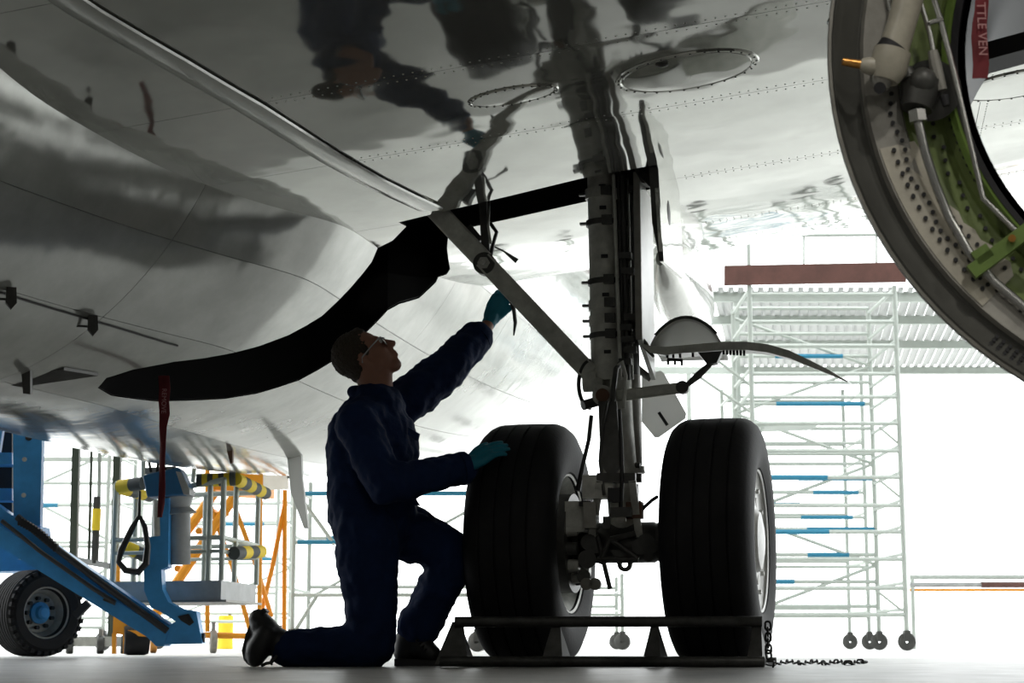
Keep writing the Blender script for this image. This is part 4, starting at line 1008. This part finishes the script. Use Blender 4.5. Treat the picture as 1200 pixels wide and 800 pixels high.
# coveralls
body_ch = [
 [(J(437, 615, 7.5), .165), (J(438, 590, 7.5), .165), (J(440, 560, 7.5), .165), (J(438, 530, 7.49), .17), (J(436, 505, 7.49), .165), (J(440, 482, 7.49), .13)],
 [(J(420, 600, 7.44), .13), (J(414, 545, 7.45), .115), (J(415, 505, 7.46), .11)],
 [(J(452, 600, 7.5), .13), (J(462, 560, 7.52), .105), (J(463, 510, 7.52), .1)],
 [(Rsh, .095), (J(440, 478, 7.49), .09), (Lsh, .085)],
 [(Rsh, .09), (Rsh.lerp(Rel, .5), .085), (Rel, .083), (Rel.lerp(Rwr, .5), .076), (Rel.lerp(Rwr, .98), .066)],
 [(Lsh, .1), (Lsh.lerp(Lel, .45), .102), (Lel, .092), (Lel.lerp(Lwr, .5), .08), (Lel.lerp(Lwr, .76), .072)],
 [(Rhip, .135), (Rhip.lerp(Rkn, .35), .128), (Rhip.lerp(Rkn, .7), .108), (Rkn, .088)],
 [(Rkn, .085), (Rkn.lerp(Rank, .4), .088), (Rkn.lerp(Rank, .75), .082), (Rkn.lerp(Rank, 1.0), .074)],
 [(Lhip, .135), (Lhip.lerp(Lkn, .5), .115), (Lkn, .088)],
 [(Lkn, .088), (Lkn.lerp(Lank, .4), .094), (Lkn.lerp(Lank, .75), .09), (Lkn.lerp(Lank, .92), .092)],
]
cov = obj('coveralls', blob(body_ch, .012, 4, 'coveralls', disp=.012, dscale=.055), NAVY, PR, 0); cov.data.shade_smooth()
col_ = J(441, 463, 7.49)
cv = blob([[(J(414, 459, 7.46), .028), (J(424, 470, 7.42), .03), (J(446, 480, 7.42), .026), (J(461, 487, 7.47), .02)], [(J(414, 459, 7.5), .028), (J(428, 458, 7.57), .03), (J(455, 475, 7.57), .026), (J(463, 487, 7.5), .02)]], .008, 3, 'collar')
obj('collar', cv, NAVY, cov, 0).data.shade_smooth()
part(MB().prism([J(478, 500, 7.42), J(491, 508, 7.45), J(489, 517, 7.44), J(478, 509, 7.41)], (.004, .015, 0)), 'pocket_flap', NAVY, cov)
part(MB().prism([J(484, 578, 7.41), J(490, 588, 7.41), J(493, 592, 7.42), J(484, 592, 7.40)], (.0, .012, 0)), 'side_tab', NAVY, cov)
# cuffs
for (p, q, r, par) in ((Rel.lerp(Rwr, .92), Rel.lerp(Rwr, 1.01), .069, cov), (Lel.lerp(Lwr, .70), Lel.lerp(Lwr, .78), .076, cov)):
    part(MB().lathe([(r*.8, 0), (r, .0), (r*1.03, (q-p).length*.5), (r, (q-p).length), (r*.78, (q-p).length)], p, q-p, 24), 'cuff', NAVY, par)
# head
dn = V((.69, 0, -.724)); fw = V((.724, 0, .69)); sd = V((0, 1, 0))
HC_ = J(429, 419, 7.5)
def H(f, d, s=0): return HC_+fw*f+dn*d+sd*s                 # f forwards, d down the face, s to the left
def headx(b):
    m = M((fw, sd, -dn)).transposed()
    b.ball(H(-.012, -.03), .1, 24, (1.03, .80, .98), m)        # cranium
    b.ball(H(.03, .035), .08, 20, (.85, .80, 1.05), m)         # face
    b.ball(H(.066, .107), .035, 14, (.9, 1.15, .8), m)          # chin
    b.ball(H(.085, -.028), .022, 12, (.7, 2.2, .6), m)         # brow
    for s in (-1, 1):
        b.ball(H(.068, .03, .038*s), .026, 12, (.7, .8, .9), m)    # cheek
        b.ball(H(.0, .06, .056*s), .03, 12, (1.3, .5, 1.0), m)     # jaw
        b.ball(H(.076, -.004, .03*s), .014, 10)                    # eyelid
    b.tube([H(.092, -.014), H(.122, .028)], [.010, .014], 10); b.ball(H(.124, .034), .0155, 12, (1, 1.05, .9), m)
    for s in (-1, 1): b.ball(H(.106, .040, .011*s), .0095, 10)
    b.ball(H(.104, .066), .012, 12, (.9, 2.0, .6), m); b.ball(H(.100, .082), .012, 12, (.9, 1.8, .6), m)
    for s in (-1, 1):                                           # ears
        b.ball(H(-.015, .012, .078*s), .03, 14, (.6, .28, 1.0), m); b.ball(H(-.01, .034, .076*s), .014, 10, (.7, .5, 1), m)
neck_ch = [[(H(-.02, .03), .07), (J(438, 452, 7.49), .062), (J(441, 472, 7.49), .07), (J(440, 490, 7.49), .08)], [(H(.02, .075), .045), (J(447, 458, 7.49), .05), (J(447, 478, 7.49), .055)],
           [(Lel.lerp(Lwr, .8), .036), (Lwr, .031)], [(Rel.lerp(Rwr, .8), .034), (Rwr, .03)],
           [(Lel.lerp(Lwr, .8), .03), (Lel, .04), (Lsh, .05), (J(440, 490, 7.49), .08), (Rsh, .05), (Rel, .04), (Rel.lerp(Rwr, .8), .034)],
           [(J(440, 490, 7.49), .08), (pel, .1), (Rhip, .08), (Rkn, .06), (Rank, .045)], [(pel, .1), (Lhip, .08), (Lkn, .06), (Lank, .045)]]
hd = obj('body', blob(neck_ch, .007, 3, 'body', headx), FLESH, PR, 0); hd.data.shade_smooth()
# hair cap
def hairx(b):
    m = M((fw, sd, -dn)).transposed()
    b.ball(H(-.026, -.042), .103, 24, (1.0, .83, .97), m)
    b.ball(H(-.055, .02), .07, 18, (.75, 1.0, 1.0), m)
    b.ball(H(.03, -.095), .04, 14, (1.1, 1.4, .8), m)
    for s in (-1, 1): b.ball(H(.005, -.03, .066*s), .03, 12, (1, .55, 1.5), m)
hme = blob([], .007, 1, 'hair', hairx, disp=.006, dscale=.012)
bm = bmesh.new(); bm.from_mesh(hme)
kill = []
for v in bm.verts:
    q = v.co-HC_; f, d = q.dot(fw), q.dot(dn)
    if f > .062+.25*min(0, d+.09) and d > -.085: kill.append(v)
    elif f > .035 and d > -.02: kill.append(v)
bmesh.ops.delete(bm, geom=kill, context='VERTS'); bm.to_mesh(hme); bm.free()
hr = obj('hair', hme, HAIRM, PR, 0); hme.shade_smooth()
# spectacles
gl = part(MB().tube([H(.098, -.012, -.07), H(.108, -.006, -.035), H(.112, -.008, 0), H(.108, -.006, .035), H(.098, -.012, .07)], .0035, 8), 'glasses', LDARK, PR)
for s in (-1, 1):
    part(MB().tube([H(.098, -.012, .07*s), H(.04, -.006, .083*s), H(-.015, .002, .083*s), H(-.03, .02, .08*s)], .0032, 8), 'temple', GLASSM, gl)
    part(MB().ball(H(.1, .006, .036*s), .027, 14, (.16, 1, .75), M((fw, sd, -dn)).transposed()), 'lens', GLASSM, gl)
    part(MB().ball(H(.0905, -.004, .03*s), .009, 10), 'eye', RIM, hd)
# gloved hands
def hand(wr, d, n_, th, curls, name, flip=1, thumb=(.5, .2)):
    """d: along the fingers, n_: out of the back of the hand, curls: bend (rad) at the three knuckles of each finger"""
    d = V(d).normalized(); n_ = V(n_); n_ = (n_-d*n_.dot(d)).normalized(); s = d.cross(n_)*flip
    ch = [[(wr-d*.03, .033), (wr+d*.01, .031)]]
    for k in (-.03, -.01, .012, .03): ch.append([(wr+s*k*.6, .022), (wr+d*.05+s*k, .019), (wr+d*.092+s*k, .0165)])
    Ls = [(.036, .026, .02), (.043, .029, .022), (.041, .027, .022), (.032, .021, .018)]
    for f, (k, L_) in enumerate(zip((.032, .0115, -.0105, -.031), Ls)):
        p = wr+d*(.092 if f < 3 else .084)+s*k*1.06; ang = 0; c = [(p-d*.015, .012), (p, .0112)]
        for seg, l_ in enumerate(L_):
            ang += curls[f][seg]; dir_ = d*math.cos(ang)-n_*math.sin(ang)+s*k*(1.2 if ang < .4 else .2); dir_.normalize()
            p = p+dir_*l_; c.append((p, (.0105, .0097, .0086)[seg]))
        ch.append(c)
    tb = wr+d*.025+s*.028; t1 = tb+(d*thumb[0]+s*.8-n_*thumb[1]).normalized()*.045; t2 = t1+(d*.9+s*.35-n_*thumb[1]).normalized()*.034; t3 = t2+(d*.95+s*.05-n_*thumb[1]*1.3).normalized()*.026
    ch.append([(tb, .02), (t1, .0145), (t2, .012), (t3, .0102)])
    o = obj(name, blob(ch, .0042, 2, name), GLOVE, PR, 0); o.data.shade_smooth(); return o
C0 = [(.12, .18, .12)]*4
TY = l2w(V((WL, 0, AX.z)))                                  # left tire centre
tgt = J(556, 537, 7.44)
rd = V((.70, .12, .46)); hand(J(551, 543, 7.40), rd, V((-.4, -.72, .5)), 0, [(.2, .2, .15), (.22, .25, .15), (.25, .25, .15), (.25, .3, .2)], 'glove', -1, (.9, .2))
ld_ = V((.30, .06, .62)); hand(J(576, 372, 7.965), ld_, V((-.25, .85, .1)), 0, [(.5, .9, .5), (.45, .9, .6), (.5, .9, .6), (.55, 1.0, .6)], 'glove', -1, (1.6, .5))
# boots
def boot(chains, name, sole):
    o = obj(name, blob(chains, .008, 3, name), BOOT, PR, 0); o.data.shade_smooth(); return o
rb_ = boot([[(J(338, 758, 7.36), .058), (J(320, 750, 7.36), .06), (J(308, 735, 7.36), .056), (J(303, 725, 7.36), .042)],
            [(J(312, 745, 7.36), .052), (J(303, 758, 7.36), .056), (J(298, 768, 7.36), .045)],
            [(J(312, 745, 7.33), .05), (J(302, 762, 7.33), .05), (J(300, 770, 7.33), .038)]], 'boot', None)
part(MB().prism([J(309, 712, 7.34), J(298, 720, 7.34), J(288, 742, 7.34), J(283, 762, 7.34), J(286, 774, 7.34), J(290, 777, 7.34), J(290, 760, 7.34), J(296, 742, 7.34), J(305, 724, 7.34), J(313, 716, 7.34)], (0, .08, 0)), 'sole', LDARK, rb_)
part(MB().tube([J(325, 768, 7.31), J(318, 776, 7.3), J(312, 777, 7.3), J(306, 780, 7.3)], .007, 6), 'lace', HOSE, rb_); part(MB().tube([J(320, 770, 7.31), J(317, 775, 7.31), J(319, 779, 7.31)], .005, 6), 'lace', HOSE, rb_)
lb_ = boot([[(J(488, 738, 7.6), .062), (J(478, 752, 7.6), .06), (J(475, 763, 7.6), .052)], [(J(484, 748, 7.6), .062), (J(495, 759, 7.58), .054), (J(506, 767, 7.57), .042)],
            [(J(484, 750, 7.63), .055), (J(496, 762, 7.62), .05), (J(507, 768, 7.61), .04)]], 'boot', None)
part(MB().prism([gz(J(462, 775, 7.54), .0), gz(J(516, 775, 7.52), .0), gz(J(518, 775, 7.52), .022), gz(J(462, 775, 7.54), .03)], (0, .1, 0)), 'sole', LDARK, lb_)
for k in range(4): part(MB().tube([J(492+3*k, 747+4*k, 7.54), J(488+3*k, 751+4*k, 7.52)], .005, 6), 'lace', HOSE, lb_)
rebase(PR)
